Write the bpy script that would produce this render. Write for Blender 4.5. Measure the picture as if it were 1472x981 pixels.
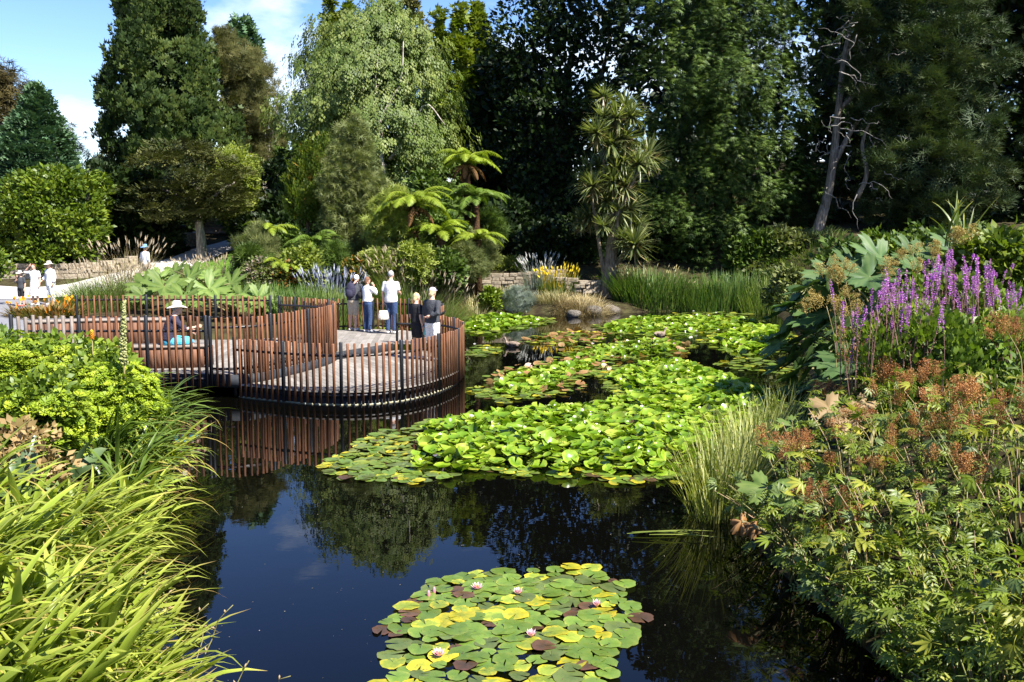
import bpy, math, random
import numpy as np
from mathutils import Vector, Matrix

for _o in list(bpy.data.objects):
    bpy.data.objects.remove(_o)
scene = bpy.context.scene
COL = scene.collection
R = math.radians

# ---------------------------------------------------------------- camera
CH, CF, CP = 3.6, 1350.0, math.atan(.1216)          # eye height above the pond, focal length in photo pixels, downward pitch
cam_d = bpy.data.cameras.new('camera')
cam_d.sensor_width = 36
cam_d.lens = CF / 1472 * 36
cam_d.clip_start = .1
cam_d.clip_end = 3000
cam = bpy.data.objects.new('camera', cam_d)
cam.location = (0, 0, CH)
cam.rotation_euler = (math.pi / 2 - CP, 0, 0)
COL.objects.link(cam)
scene.camera = cam

# ---------------------------------------------------------------- light
SUN_AZ = math.atan2(.76, -.65)                       # from the right, behind the camera
SUN_EL = R(51)
sun_vec = Vector((math.sin(SUN_AZ) * math.cos(SUN_EL), math.cos(SUN_AZ) * math.cos(SUN_EL), math.sin(SUN_EL)))
sd = bpy.data.lights.new('sun', 'SUN')
sd.energy = 5.0
sd.angle = R(.53)
sd.color = (1, .955, .88)
sun = bpy.data.objects.new('sun', sd)
sun.rotation_euler = sun_vec.to_track_quat('Z', 'Y').to_euler()
sun.location = sun_vec * 60
COL.objects.link(sun)

world = bpy.data.worlds.new('World')
scene.world = world
world.use_nodes = True
wn, wl = world.node_tree.nodes, world.node_tree.links
wn.clear()
w_out = wn.new('ShaderNodeOutputWorld')
w_bg = wn.new('ShaderNodeBackground')
w_bg.inputs['Strength'].default_value = .052
sky = wn.new('ShaderNodeTexSky')
sky.sky_type = 'NISHITA'
sky.sun_disc = False
sky.sun_elevation = SUN_EL
sky.sun_rotation = SUN_AZ
sky.air_density = 1.0
sky.dust_density = .15
sky.ozone_density = 3.0
tc = wn.new('ShaderNodeTexCoord')
cmap = wn.new('ShaderNodeMapping')
cmap.inputs['Scale'].default_value = (3.0, 3.0, 7.5)
cmap.inputs['Location'].default_value = (2.7, .6, 1.1)
cn = wn.new('ShaderNodeTexNoise')
cn.inputs['Scale'].default_value = 1.15
cn.inputs['Detail'].default_value = 7
cn.inputs['Roughness'].default_value = .56
cr = wn.new('ShaderNodeValToRGB')
cr.color_ramp.elements[0].position = .39
cr.color_ramp.elements[0].color = (0, 0, 0, 1)
cr.color_ramp.elements[1].position = .53
cr.color_ramp.elements[1].color = (.85, .85, .85, 1)
cmix = wn.new('ShaderNodeMixRGB')
cmix.inputs['Color2'].default_value = (9.2, 9.9, 10.8, 1)
wl.new(tc.outputs['Generated'], cmap.inputs['Vector'])
wl.new(cmap.outputs['Vector'], cn.inputs['Vector'])
csep = wn.new('ShaderNodeSeparateXYZ')
cthin = wn.new('ShaderNodeMath'); cthin.operation = 'MULTIPLY_ADD'
cthin.inputs[1].default_value = -.6                 # clouds thin out towards the zenith
wl.new(tc.outputs['Generated'], csep.inputs['Vector'])
wl.new(csep.outputs['Z'], cthin.inputs[0])
wl.new(cn.outputs['Fac'], cthin.inputs[2])
wl.new(cthin.outputs[0], cr.inputs['Fac'])
wl.new(cr.outputs['Color'], cmix.inputs['Fac'])
whs = wn.new('ShaderNodeHueSaturation'); whs.inputs['Hue'].default_value = .515; whs.inputs['Saturation'].default_value = 1.22; whs.inputs['Value'].default_value = 1.5
wl.new(sky.outputs['Color'], whs.inputs['Color'])
wl.new(whs.outputs['Color'], cmix.inputs['Color1'])
wl.new(cmix.outputs['Color'], w_bg.inputs['Color'])
wl.new(w_bg.outputs['Background'], w_out.inputs['Surface'])

vs = scene.view_settings
scene.display_settings.display_device = 'sRGB'
vs.view_transform = 'Standard'
vs.look = 'None'
vs.gamma = 1
vs.use_curve_mapping = False
vs.exposure = 1.65
scene.render.engine = 'CYCLES'
cy = scene.cycles
cy.max_bounces = 5
cy.diffuse_bounces = 2
cy.glossy_bounces = 3
cy.transmission_bounces = 3
cy.transparent_max_bounces = 4
cy.caustics_reflective = False
cy.caustics_refractive = False
cy.use_denoising = True
try:
    cy.denoiser = 'OPENIMAGEDENOISE'
    cy.denoising_prefilter = 'ACCURATE'
except Exception:
    pass

# ---------------------------------------------------------------- pixel <-> place
_c, _s = math.cos(CP), math.sin(CP)
def onz(px, py, z):
    """where the sight line through a photo pixel meets height z"""
    a, b = px - 736, 490.5 - py
    t = (z - CH) / (-CF * _s + b * _c)
    return Vector((a * t, (CF * _c + b * _s) * t, z))
def atd(px, py, D):
    """the point on that sight line D metres ahead"""
    a, b = px - 736, 490.5 - py
    t = D / (CF * _c + b * _s)
    return Vector((a * t, D, CH + (-CF * _s + b * _c) * t))

# ---------------------------------------------------------------- helpers
def nrm(a):
    return a / np.maximum(np.linalg.norm(a, axis=-1, keepdims=True), 1e-9)

def mesh_np(name, V, T, v=None, mat=None, smooth=False):
    V = np.ascontiguousarray(V, dtype=np.float32)
    T = np.ascontiguousarray(T, dtype=np.int32)
    me = bpy.data.meshes.new(name)
    n, k = T.shape
    me.vertices.add(len(V))
    me.vertices.foreach_set('co', V.ravel())
    me.loops.add(n * k)
    me.loops.foreach_set('vertex_index', T.ravel())
    me.polygons.add(n)
    me.polygons.foreach_set('loop_start', np.arange(0, n * k, k, dtype=np.int32))
    if v is not None:
        me.attributes.new('v', 'FLOAT', 'POINT').data.foreach_set('value', np.ascontiguousarray(v, dtype=np.float32))
    me.update(calc_edges=True)
    if smooth:
        me.polygons.foreach_set('use_smooth', np.ones(n, dtype=bool))
    if mat is not None:
        for m in (mat if isinstance(mat, (list, tuple)) else [mat]):
            me.materials.append(m)
    return me

class MB:
    """collects triangle soups, becomes one mesh"""
    def __init__(s):
        s.V, s.T, s.A, s.n = [], [], [], 0
    def add(s, V, T, a=.5):
        V = np.asarray(V, dtype=float)
        T = np.asarray(T, dtype=int)
        if len(V) == 0:
            return s
        s.V.append(V); s.T.append(T + s.n)
        s.A.append(np.full(len(V), a) if np.isscalar(a) else np.asarray(a))
        s.n += len(V)
        return s
    def mesh(s, name, mat=None, smooth=False):
        return mesh_np(name, np.concatenate(s.V), np.concatenate(s.T), np.concatenate(s.A), mat, smooth)

def link(name, me, parent=None, M=None):
    o = bpy.data.objects.new(name, me)
    COL.objects.link(o)
    if parent is not None:
        o.parent = parent
    if M is not None:
        o.matrix_local = M
    return o

def tag(o, label=None, cat=None, group=None, kind=None):
    if label: o['label'] = label
    if cat: o['category'] = cat
    if group: o['group'] = group
    if kind: o['kind'] = kind
    return o

def thing(name, label, cat, loc=(0, 0, 0), group=None, rz=0):
    o = bpy.data.objects.new(name, None)
    o.empty_display_size = .1
    COL.objects.link(o)
    o.location = loc
    o.rotation_euler = (0, 0, rz)
    return tag(o, label, cat, group)

def wpart(name, me, parent):
    """a part whose mesh is in world coordinates, under an unrotated thing"""
    o = link(name, me, parent)
    p = parent
    off = Vector((0, 0, 0))
    while p is not None:
        off += p.location
        p = p.parent
    o.location = -off
    return o

def tube(pts, rad, n=7, cap=True):
    P = np.asarray([tuple(p) for p in pts], dtype=float)
    m = len(P)
    rad = np.broadcast_to(np.asarray(rad, dtype=float), (m,)) if np.ndim(rad) < 2 else np.asarray(rad, dtype=float)
    d = nrm(np.gradient(P, axis=0))
    ref = np.array([0, 0, 1.]) if abs(d[:, 2]).mean() < .8 else np.array([0, 1., 0])
    s1 = nrm(np.cross(d, ref)); s2 = np.cross(s1, d)
    a = np.arange(n) * 2 * np.pi / n
    if rad.ndim == 1:
        rx = ry = rad
    else:
        rx, ry = rad[:, 0], rad[:, 1]
    V = P[:, None] + rx[:, None, None] * np.cos(a)[None, :, None] * s1[:, None] + ry[:, None, None] * np.sin(a)[None, :, None] * s2[:, None]
    V = V.reshape(-1, 3)
    T = []
    for i in range(m - 1):
        for j in range(n):
            q, r = i * n + j, i * n + (j + 1) % n
            T += [(q, q + n, r), (r, q + n, r + n)]
    if cap:
        V = np.vstack([V, P[:1], P[-1:]])
        b, t = len(V) - 2, len(V) - 1
        for j in range(n):
            T.append((b, j, (j + 1) % n))
            T.append((t, (m - 1) * n + (j + 1) % n, (m - 1) * n + j))
    return V, np.array(T)

BOXT = np.array([(0, 2, 1), (0, 3, 2), (4, 5, 6), (4, 6, 7), (0, 1, 5), (0, 5, 4), (1, 2, 6), (1, 6, 5), (2, 3, 7), (2, 7, 6), (3, 0, 4), (3, 4, 7)])
def box(x0, x1, y0, y1, z0, z1):
    return np.array([(x0, y0, z0), (x1, y0, z0), (x1, y1, z0), (x0, y1, z0), (x0, y0, z1), (x1, y0, z1), (x1, y1, z1), (x0, y1, z1)], dtype=float), BOXT

def ell(c, r, nu=12, nv=8):
    V, T = [], []
    for i in range(nv + 1):
        a = math.pi * i / nv
        for j in range(nu):
            b = 2 * math.pi * j / nu
            V.append((c[0] + r[0] * math.sin(a) * math.cos(b), c[1] + r[1] * math.sin(a) * math.sin(b), c[2] - r[2] * math.cos(a)))
    for i in range(nv):
        for j in range(nu):
            q, s = i * nu + j, i * nu + (j + 1) % nu
            T += [(q, s, q + nu), (s, s + nu, q + nu)]
    return np.array(V), np.array(T)

def spline(pts, n):
    """Catmull-Rom through the points, n samples evenly spaced along it"""
    P = np.asarray(pts, dtype=float)
    Q = np.vstack([2 * P[0] - P[1], P, 2 * P[-1] - P[-2]])
    out = []
    for i in range(1, len(Q) - 2):
        t = np.linspace(0, 1, 24, endpoint=False)[:, None]
        p0, p1, p2, p3 = Q[i - 1], Q[i], Q[i + 1], Q[i + 2]
        out.append(.5 * ((2 * p1) + (p2 - p0) * t + (2 * p0 - 5 * p1 + 4 * p2 - p3) * t ** 2 + (3 * p1 - p0 - 3 * p2 + p3) * t ** 3))
    C = np.vstack(out + [P[-1:]])
    L = np.r_[0, np.cumsum(np.linalg.norm(np.diff(C, axis=0), axis=1))]
    if isinstance(n, float):
        n = max(2, int(round(L[-1] / n)) + 1)
    s = np.linspace(0, L[-1], n)
    return np.stack([np.interp(s, L, C[:, k]) for k in range(C.shape[1])], 1)

# ---------------------------------------------------------------- materials
MATS = {}
def principled(name, col, rough=.6, spec=.4, metal=0):
    m = bpy.data.materials.new(name)
    m.use_nodes = True
    b = m.node_tree.nodes['Principled BSDF']
    b.inputs['Base Color'].default_value = (*col, 1)
    b.inputs['Roughness'].default_value = rough
    b.inputs['Specular IOR Level'].default_value = spec
    b.inputs['Metallic'].default_value = metal
    MATS[name] = m
    return m, m.node_tree.nodes, m.node_tree.links, b

def noisy(name, c1, c2, scale=6, rough=.7, bump=.2, detail=6, spec=.3, stretch=(1, 1, 1), objrand=0, c3=None, pos=(.35, .65)):
    """two- or three-tone noise colour with a little relief; objrand lets each object shift its tone"""
    m, N, L, b = principled(name, c1, rough, spec)
    t = N.new('ShaderNodeTexCoord'); mp = N.new('ShaderNodeMapping'); mp.inputs['Scale'].default_value = stretch
    nz = N.new('ShaderNodeTexNoise'); nz.inputs['Scale'].default_value = scale; nz.inputs['Detail'].default_value = detail
    r = N.new('ShaderNodeValToRGB')
    r.color_ramp.elements[0].position = pos[0]; r.color_ramp.elements[0].color = (*c1, 1)
    r.color_ramp.elements[1].position = pos[1]; r.color_ramp.elements[1].color = (*c2, 1)
    if c3:
        e = r.color_ramp.elements.new(.9); e.color = (*c3, 1)
    L.new(t.outputs['Object'], mp.inputs['Vector']); L.new(nz.outputs['Fac'], r.inputs['Fac'])
    oi = N.new('ShaderNodeObjectInfo')
    if objrand:
        va = N.new('ShaderNodeVectorMath'); va.operation = 'MULTIPLY_ADD'
        cx = N.new('ShaderNodeCombineXYZ')
        L.new(oi.outputs['Random'], cx.inputs[0]); L.new(oi.outputs['Random'], cx.inputs[2])
        va.inputs[1].default_value = (37, 11, 53)
        L.new(cx.outputs[0], va.inputs[0]); L.new(mp.outputs['Vector'], va.inputs[2]); L.new(va.outputs[0], nz.inputs['Vector'])
        hs = N.new('ShaderNodeHueSaturation')
        mr = N.new('ShaderNodeMapRange'); mr.inputs['To Min'].default_value = 1 - objrand; mr.inputs['To Max'].default_value = 1 + objrand
        L.new(oi.outputs['Random'], mr.inputs['Value']); L.new(mr.outputs[0], hs.inputs['Value'])
        L.new(r.outputs['Color'], hs.inputs['Color']); L.new(hs.outputs['Color'], b.inputs['Base Color'])
    else:
        L.new(mp.outputs['Vector'], nz.inputs['Vector']); L.new(r.outputs['Color'], b.inputs['Base Color'])
    if bump:
        bp = N.new('ShaderNodeBump'); bp.inputs['Strength'].default_value = bump; bp.inputs['Distance'].default_value = .03
        L.new(nz.outputs['Fac'], bp.inputs['Height']); L.new(bp.outputs['Normal'], b.inputs['Normal'])
    return m

def leafmat(name, stops, rough=.5, trans=.28, spec=.22, objrand=.12, tint=(1.25, 1.35, .55)):
    """leaf: colour runs along the mesh attribute v, each object shifts a little, light comes through"""
    m, N, L, b = principled(name, stops[0], rough, spec)
    at = N.new('ShaderNodeAttribute'); at.attribute_name = 'v'
    r = N.new('ShaderNodeValToRGB')
    els = r.color_ramp.elements
    k = len(stops)
    els[0].position = 0; els[0].color = (*stops[0][:3], 1)
    els[1].position = 1; els[1].color = (*stops[-1][:3], 1)
    for i in range(1, k - 1):
        e = els.new(stops[i][3] if len(stops[i]) > 3 else i / (k - 1)); e.color = (*stops[i][:3], 1)
    L.new(at.outputs['Fac'], r.inputs['Fac'])
    oi = N.new('ShaderNodeObjectInfo')
    mr = N.new('ShaderNodeMapRange'); mr.inputs['To Min'].default_value = 1 - objrand; mr.inputs['To Max'].default_value = 1 + objrand
    hs = N.new('ShaderNodeHueSaturation')
    L.new(oi.outputs['Random'], mr.inputs['Value']); L.new(mr.outputs[0], hs.inputs['Value'])
    L.new(r.outputs['Color'], hs.inputs['Color']); L.new(hs.outputs['Color'], b.inputs['Base Color'])
    if trans:
        tr = N.new('ShaderNodeBsdfTranslucent')
        mul = N.new('ShaderNodeMixRGB'); mul.blend_type = 'MULTIPLY'; mul.inputs['Fac'].default_value = 1
        mul.inputs['Color2'].default_value = (*tint, 1)
        L.new(hs.outputs['Color'], mul.inputs['Color1']); L.new(mul.outputs['Color'], tr.inputs['Color'])
        mx = N.new('ShaderNodeMixShader'); mx.inputs['Fac'].default_value = trans
        out = N['Material Output']
        L.new(b.outputs[0], mx.inputs[1]); L.new(tr.outputs[0], mx.inputs[2]); L.new(mx.outputs[0], out.inputs['Surface'])
    return m

# ---------------------------------------------------------------- ground shape
POND = np.array([(-1.6, 3.2), (-2.9, 7), (-3.7, 8.6), (-4.5, 10.7), (-4.95, 12.3), (-5.05, 13.4), (-5.25, 14.8), (-6.4, 16.5), (-9, 17.8), (-10.6, 19.8), (-10.9, 24), (-10.2, 27.5),
                 (-7.6, 30.5), (-5, 34), (-2.7, 37.6), (-1, 39.3), (1.2, 38.7), (3, 38.2), (5.2, 39.6), (7.3, 40.2), (9.4, 40), (11, 39.2), (10.4, 35), (9.2, 30),
                 (7.9, 25), (6.9, 21.5), (6.0, 18.6), (4.6, 15.3), (3.5, 12.8), (2.75, 10.9), (2.75, 9.6), (2.95, 8.2), (3.1, 7), (2.9, 3.2)])
def pond_dist(x, y):
    """signed distance to the shore, positive on land"""
    x = np.asarray(x, dtype=float); y = np.asarray(y, dtype=float)
    A, B = POND, np.roll(POND, -1, 0)
    best = np.full(x.shape, 1e9); ins = np.zeros(x.shape, dtype=bool)
    for (ax, ay), (bx, by) in zip(A, B):
        dx, dy = bx - ax, by - ay
        t = np.clip(((x - ax) * dx + (y - ay) * dy) / (dx * dx + dy * dy), 0, 1)
        best = np.minimum(best, np.hypot(x - ax - t * dx, y - ay - t * dy))
        cr_ = ((ay > y) != (by > y)) & (x < (bx - ax) * (y - ay) / (by - ay + 1e-12) + ax)
        ins ^= cr_
    return np.where(ins, -best, best)
def sm(t):
    t = np.clip(t, 0, 1)
    return t * t * (3 - 2 * t)
def hf(x, y):
    x = np.asarray(x, dtype=float); y = np.asarray(y, dtype=float)
    d = pond_dist(x, y)
    z = np.where(d < 0, np.maximum(-.7, d * .9) - .02, .36 * sm(d / .5))
    dd = np.maximum(d, 0)
    nl = sm((18.5 - y) / 5) * sm((1.5 - x) / 2)
    z = z + nl * .95 * sm((dd - .2) / 2.2)
    nr = sm((27 - y) / 6) * sm((x - 1) / 1.5)
    z = z + nr * 1.25 * sm((dd - .2) / 3.2)
    z = z + (1 - nl) * (1 - nr) * .32 * sm(dd / 5)
    z = z + sm((y - 26) / 8) * sm((x - 8) / 3) * 1.7 * sm((dd - .5) / 4.5)
    hill = np.where(y > 36, .15 * np.minimum(y - 36, 45), 0)
    z = z + hill * sm((y - 36) / 6) * sm((d - .5) / 4)
    z = z + np.where(d > 1.5, .05 * np.sin(x * 1.3 + .4 * y) * np.cos(y * .9 - .3 * x), 0) * sm((d - 1.5) / 2)
    return z
def hz(x, y):
    return float(hf(np.array([x]), np.array([y]))[0])

M_soil = noisy('soil', (.022, .016, .009), (.05, .045, .018), 3.0, .95, .5, 8, .1, c3=(.035, .05, .012))
gx = np.concatenate([np.linspace(-1500, -60, 14)[:-1], np.linspace(-60, -22, 39)[:-1], np.linspace(-22, 22, 112), np.linspace(22, 60, 39)[1:], np.linspace(60, 1500, 14)[1:]])
gy = np.concatenate([np.linspace(-1500, -12, 12)[:-1], np.linspace(-12, 44, 140), np.linspace(44, 90, 60)[1:], np.linspace(90, 1600, 14)[1:]])
GX, GY = np.meshgrid(gx, gy)
GZ = hf(GX.ravel(), GY.ravel())
nx_, ny_ = len(gx), len(gy)
ii = np.arange(nx_ * ny_).reshape(ny_, nx_)
GT = np.stack([ii[:-1, :-1], ii[:-1, 1:], ii[1:, 1:], ii[1:, :-1]], -1).reshape(-1, 4)
g = link('ground', mesh_np('ground', np.stack([GX.ravel(), GY.ravel(), GZ], 1), GT, None, M_soil, True))
tag(g, 'dark planted soil of the garden banks and hillside', 'ground', kind='structure')

# water: a murky mirror, almost black itself
mw, N, L, b = principled('pond_water', (.0012, .0012, .0009), .01, .5)
b.inputs['IOR'].default_value = 1.34
t = N.new('ShaderNodeTexCoord'); mp = N.new('ShaderNodeMapping'); mp.inputs['Scale'].default_value = (1, 1.0, 1)
nz = N.new('ShaderNodeTexNoise'); nz.inputs['Scale'].default_value = 2.2; nz.inputs['Detail'].default_value = 3
bp = N.new('ShaderNodeBump'); bp.inputs['Strength'].default_value = .02; bp.inputs['Distance'].default_value = .05
L.new(t.outputs['Object'], mp.inputs['Vector']); L.new(mp.outputs['Vector'], nz.inputs['Vector'])
L.new(nz.outputs['Fac'], bp.inputs['Height']); L.new(bp.outputs['Normal'], b.inputs['Normal'])
wv = np.array([(-11.6, 3.0, 0), (11.6, 3.0, 0), (11.6, 41, 0), (-11.6, 41, 0)])
wo = link('pond_water', mesh_np('pond_water', wv, np.array([(0, 1, 2, 3)]), None, mw))
tag(wo, 'still dark pond water mirroring sky and trees', 'water', kind='structure')

# ================================================================ trees and shrubs
LEAF = (np.array([(0, 0, 0), (-.3, .45, .07), (.3, .45, .07), (0, 1, -.06)]), np.array([(0, 2, 1), (1, 2, 3)]))
def _fan(angs, w, l, z=.05):
    V, T = [], []
    for i, (a, ll) in enumerate(zip(angs, l)):
        ca, sa = math.cos(a), math.sin(a)
        for (x, y, zz) in ((0, 0, 0), (-w, .5 * ll, z), (w, .5 * ll, z), (0, ll, -z)):
            V.append((x * ca + y * sa, -x * sa + y * ca, zz + .02 * i))
        T += [(4 * i, 4 * i + 2, 4 * i + 1), (4 * i + 1, 4 * i + 2, 4 * i + 3)]
    return np.array(V), np.array(T)
SPRAY = _fan([-.75, 0, .75], .17, [.8, 1, .8])
SPRAY5 = _fan([-1.1, -.5, 0, .5, 1.1], .1, [.7, .9, 1, .9, .7])
TWIG = (np.vstack([np.array([(0, 0, 0), (-.13, .18, .03), (.13, .18, .03), (0, .42, -.02)]) + np.array(o) for o in ((0, 0, 0), (-.22, .3, .05), (.24, .42, -.04), (0, .62, .02))]),
        np.vstack([LEAF[1] + 4 * i for i in range(4)]))
def _needles(angs, w, l):
    V, T = [], []
    for i, (a, ll) in enumerate(zip(angs, l)):
        ca, sa = math.cos(a), math.sin(a)
        for (x, y, zz) in ((-w, .12 * ll, .02), (w, .12 * ll, .02), (0, ll, -.05)):
            V.append((x * ca + y * sa, -x * sa + y * ca, zz + .02 * i))
        T.append((3 * i, 3 * i + 1, 3 * i + 2))
    return np.array(V), np.array(T)
FEATHER = _needles([-1.15, -.55, 0, .55, 1.15], .075, [.7, .9, 1.05, .9, .7])
NEEDLE = _needles([-1.3, -.6, 0, .6, 1.3], .055, [.8, .95, 1, .95, .8])

def scatter(tpl, P, Yax, Zax, S, W=None):
    tv, tt = tpl
    Yax = nrm(Yax)
    X = nrm(np.cross(Yax, Zax)); Z = np.cross(X, Yax)
    SW = S if W is None else W
    V = P[:, None] + tv[None, :, 0:1] * (X * SW[:, None])[:, None] + tv[None, :, 1:2] * (Yax * S[:, None])[:, None] + tv[None, :, 2:3] * (Z * S[:, None])[:, None]
    n, k = len(P), len(tv)
    T = tt[None] + (np.arange(n) * k)[:, None, None]
    return V.reshape(-1, 3), T.reshape(-1, 3)

MODES = {   # axis: outward, up, clump-dir, random ; normal: outward, up, random
    'out':   ((.6, .15, .6, .7), (.7, .5, .7)),
    'weep':  ((.25, -1.0, .2, .35), (.9, .3, .6)),
    'conif': ((.8, .25, .5, .45), (.35, .8, .45)),
    'droop': ((.6, -.55, .4, .45), (.6, .5, .5)),
    'up':    ((.35, .9, .4, .4), (.9, .2, .5)),
    'flat':  ((.8, .05, .5, .5), (.15, 1.0, .35)),
}
def crown(rows, D, n_clump, rc, n_leaf, tpl, size, mode, rng, back=.45, flat=.75, lump=.13, depth=.22, inner=.12, jit=.35, dy=1.0, bil=0, bamp=.3, push=0):
    """foliage inside the volume turned from the outline rows (py, left px, right px) at distance D; rc and size in metres"""
    n_leaf = max(8, int(n_leaf * .76)); size = size * 1.13
    z, cx, r = [], [], []
    for (py, pl, pr) in rows:
        a, b_ = atd(pl, py, D), atd(pr, py, D)
        z.append(a.z); cx.append((a.x + b_.x) / 2); r.append(max(.05, (b_.x - a.x) / 2))
    z, cx, r = np.array(z)[::-1], np.array(cx)[::-1], np.array(r)[::-1]
    zz = np.linspace(z[0], z[-1], 200)
    rr = np.interp(zz, z, r)
    w = rr + .15 * rr.max(); w /= w.sum()
    ph = rng.uniform(0, 6.28, 6)
    if bil:
        nb = int(max(6, (rr.mean() * 2 * np.pi * (z[-1] - z[0])) / (bil * bil * 2.2)))
        zb_ = rng.choice(zz, nb, p=w); tb_ = rng.uniform(0, 2 * np.pi, nb); rb_ = np.interp(zb_, z, r)
        BS = np.stack([rb_ * np.cos(tb_), rb_ * np.sin(tb_), zb_], 1)
    def centres(n, fac_lo, fac_hi):
        zc = rng.choice(zz, n, p=w) + rng.normal(0, .01, n)
        th = rng.uniform(0, 2 * np.pi, n)
        bk = np.sin(th) > .25
        keep = ~bk | (rng.random(n) < back)
        zc, th = zc[keep], th[keep]
        rad = np.interp(zc, z, r)
        lob = 1 + lump * (np.sin(3 * th + ph[0] + zc * .9) * .6 + np.sin(5 * th + ph[1] - zc * 1.7) * .5 + np.sin(2 * zc + ph[2] + th) * .5)
        f = rng.uniform(fac_lo, fac_hi, len(zc)) if fac_hi < 1 else 1 - np.abs(rng.normal(0, depth, len(zc)))
        if bil:                                      # billows: bulges round scattered centres, creases between
            sx_ = np.cos(th) * rad; sy_ = np.sin(th) * rad
            d2 = ((sx_[:, None] - BS[None, :, 0]) ** 2 + (sy_[:, None] - BS[None, :, 1]) ** 2 + (zc[:, None] - BS[None, :, 2]) ** 2)
            dm = np.sqrt(d2.min(1)) / bil
            f = f * (1 + bamp * (np.clip(1 - dm ** 2, -.8, 1) - .55))
        q = np.maximum(rad * lob * f - rc * .55 + push, 0)
        c = np.stack([np.interp(zc, z, cx) + q * np.cos(th), D + dy * q * np.sin(th), zc], 1)
        o = np.stack([np.cos(th), np.sin(th), .35 * np.ones_like(th)], 1)
        return c, nrm(o)
    C, O = centres(n_clump, .5, 1)
    nc = len(C)
    crs = rc * rng.uniform(.6, 1.35, nc)
    cv = rng.random(nc)
    idx = np.repeat(np.arange(nc), n_leaf)
    n = len(idx)
    d = nrm(rng.normal(0, 1, (n, 3)) + .55 * O[idx] + np.array([0, 0, .25]))
    rad = rng.random(n) ** .45
    P = C[idx] + d * (crs[idx] * rad)[:, None] * np.array([1, 1, flat])
    (ao, au, ad, ar), (no, nu, nr_) = MODES[mode]
    up = np.array([0, 0, 1.])
    Y = ao * O[idx] + au * up + ad * d + ar * rng.normal(0, .6, (n, 3))
    Zn = no * O[idx] + nu * up + .4 * d + nr_ * rng.normal(0, .6, (n, 3))
    S = size * rng.uniform(1 - jit, 1 + jit, n)
    V, T = scatter(tpl, P, Y, Zn, S)
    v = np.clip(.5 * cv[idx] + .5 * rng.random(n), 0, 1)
    mb = MB().add(V, T, np.repeat(v, len(tpl[0])))
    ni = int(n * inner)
    if ni > 4:                                       # bigger, sparser leaves deep inside close the crown; darker tones stand in for shade
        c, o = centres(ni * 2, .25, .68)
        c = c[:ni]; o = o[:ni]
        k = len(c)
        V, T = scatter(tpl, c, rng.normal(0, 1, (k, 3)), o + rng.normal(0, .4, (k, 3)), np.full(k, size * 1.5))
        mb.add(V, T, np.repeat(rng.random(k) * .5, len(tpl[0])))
    return mb

M_bark = noisy('bark', (.05, .035, .022), (.13, .10, .07), 7, .9, .8, 8, .1, (3, 3, .6))
M_bark_pale = noisy('bark_pale', (.20, .16, .12), (.46, .42, .36), 5, .85, .5, 8, .1, (3, 3, .8))
M_bark_grey = noisy('bark_grey', (.09, .075, .06), (.33, .29, .24), 5, .9, .9, 9, .1, (4, 4, .5))

def plant(name, label, cat, rows, D, mat, kw, trunk=None, group=None, seed=0, part_name='crown', base=None):
    rng = np.random.default_rng(seed * 7 + 13)
    bx = atd((rows[-1][1] + rows[-1][2]) / 2, rows[-1][0], D).x if base is None else base[0]
    by = D if base is None else base[1]
    th = thing(name, label, cat, (bx, by, hz(bx, by)), group)
    wpart(part_name, crown(rows, D, rng=rng, **kw).mesh(part_name, mat), th)
    if trunk is not None:
        mb = MB()
        for pts, rads in trunk[0]:
            C = spline([tuple(p) for p in pts], max(6, len(pts) * 4))
            rr = np.interp(np.linspace(0, 1, len(C)), np.linspace(0, 1, len(rads)), rads)
            mb.add(*tube(C, rr, 8))
        wpart('trunk', mb.mesh('trunk', trunk[1], True), th)
    else:
        zb = hz(bx, by) - .15
        topz = atd(0, rows[0][0], D).z
        hgt = topz - zb
        r0 = .018 * hgt + .02
        mb = MB().add(*tube([(bx, by, zb), (bx, by, zb + .4 * hgt), (bx, by, zb + .8 * hgt)], [r0, r0 * .7, r0 * .2], 7))
        for i in range(5):
            a = rng.uniform(0, 6.28); h = zb + hgt * rng.uniform(.25, .6); l = hgt * .07
            mb.add(*tube([(bx, by, h), (bx + l * .6 * math.cos(a), by + l * .6 * math.sin(a), h + l * .5), (bx + l * math.cos(a), by + l * math.sin(a), h + l)], [r0 * .45, r0 * .3, r0 * .1], 5))
        wpart('trunk' if cat == 'tree' else 'stem', mb.mesh('trunk', M_bark, True), th)
    return th

L_cyp = leafmat('leaf_cypress', [(.012, .027, .005), (.032, .056, .010), (.085, .108, .02)], .6, .1)
L_cone = leafmat('leaf_blue_conifer', [(.03, .068, .03), (.07, .135, .062), (.14, .22, .11)], .6, .12)
L_brown = leafmat('leaf_brown_conifer', [(.028, .024, .008), (.060, .048, .014), (.095, .075, .022)], .6, .15)
L_bronze = leafmat('leaf_bronze', [(.055, .062, .018), (.11, .112, .034), (.18, .165, .055)], .6, .25)
L_birch = leafmat('leaf_birch', [(.042, .072, .013), (.10, .138, .03), (.19, .215, .062)], .5, .3, .2)
L_gold = leafmat('leaf_golden_conifer', [(.05, .085, .008), (.13, .175, .018), (.24, .26, .035)], .6, .25)
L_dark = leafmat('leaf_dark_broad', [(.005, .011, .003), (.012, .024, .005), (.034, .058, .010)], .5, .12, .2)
L_yew = leafmat('leaf_yew', [(.016, .034, .006), (.052, .092, .014), (.13, .175, .03)], .55, .15)
L_pine = leafmat('leaf_pine', [(.014, .028, .010), (.04, .062, .022), (.09, .11, .042)], .6, .12)
L_camel = leafmat('leaf_camellia', [(.03, .06, .006), (.09, .14, .010), (.20, .24, .020)], .45, .25, .3)
L_olive = leafmat('leaf_olive', [(.05, .07, .02), (.11, .13, .04), (.19, .20, .07)], .55, .25)
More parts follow.
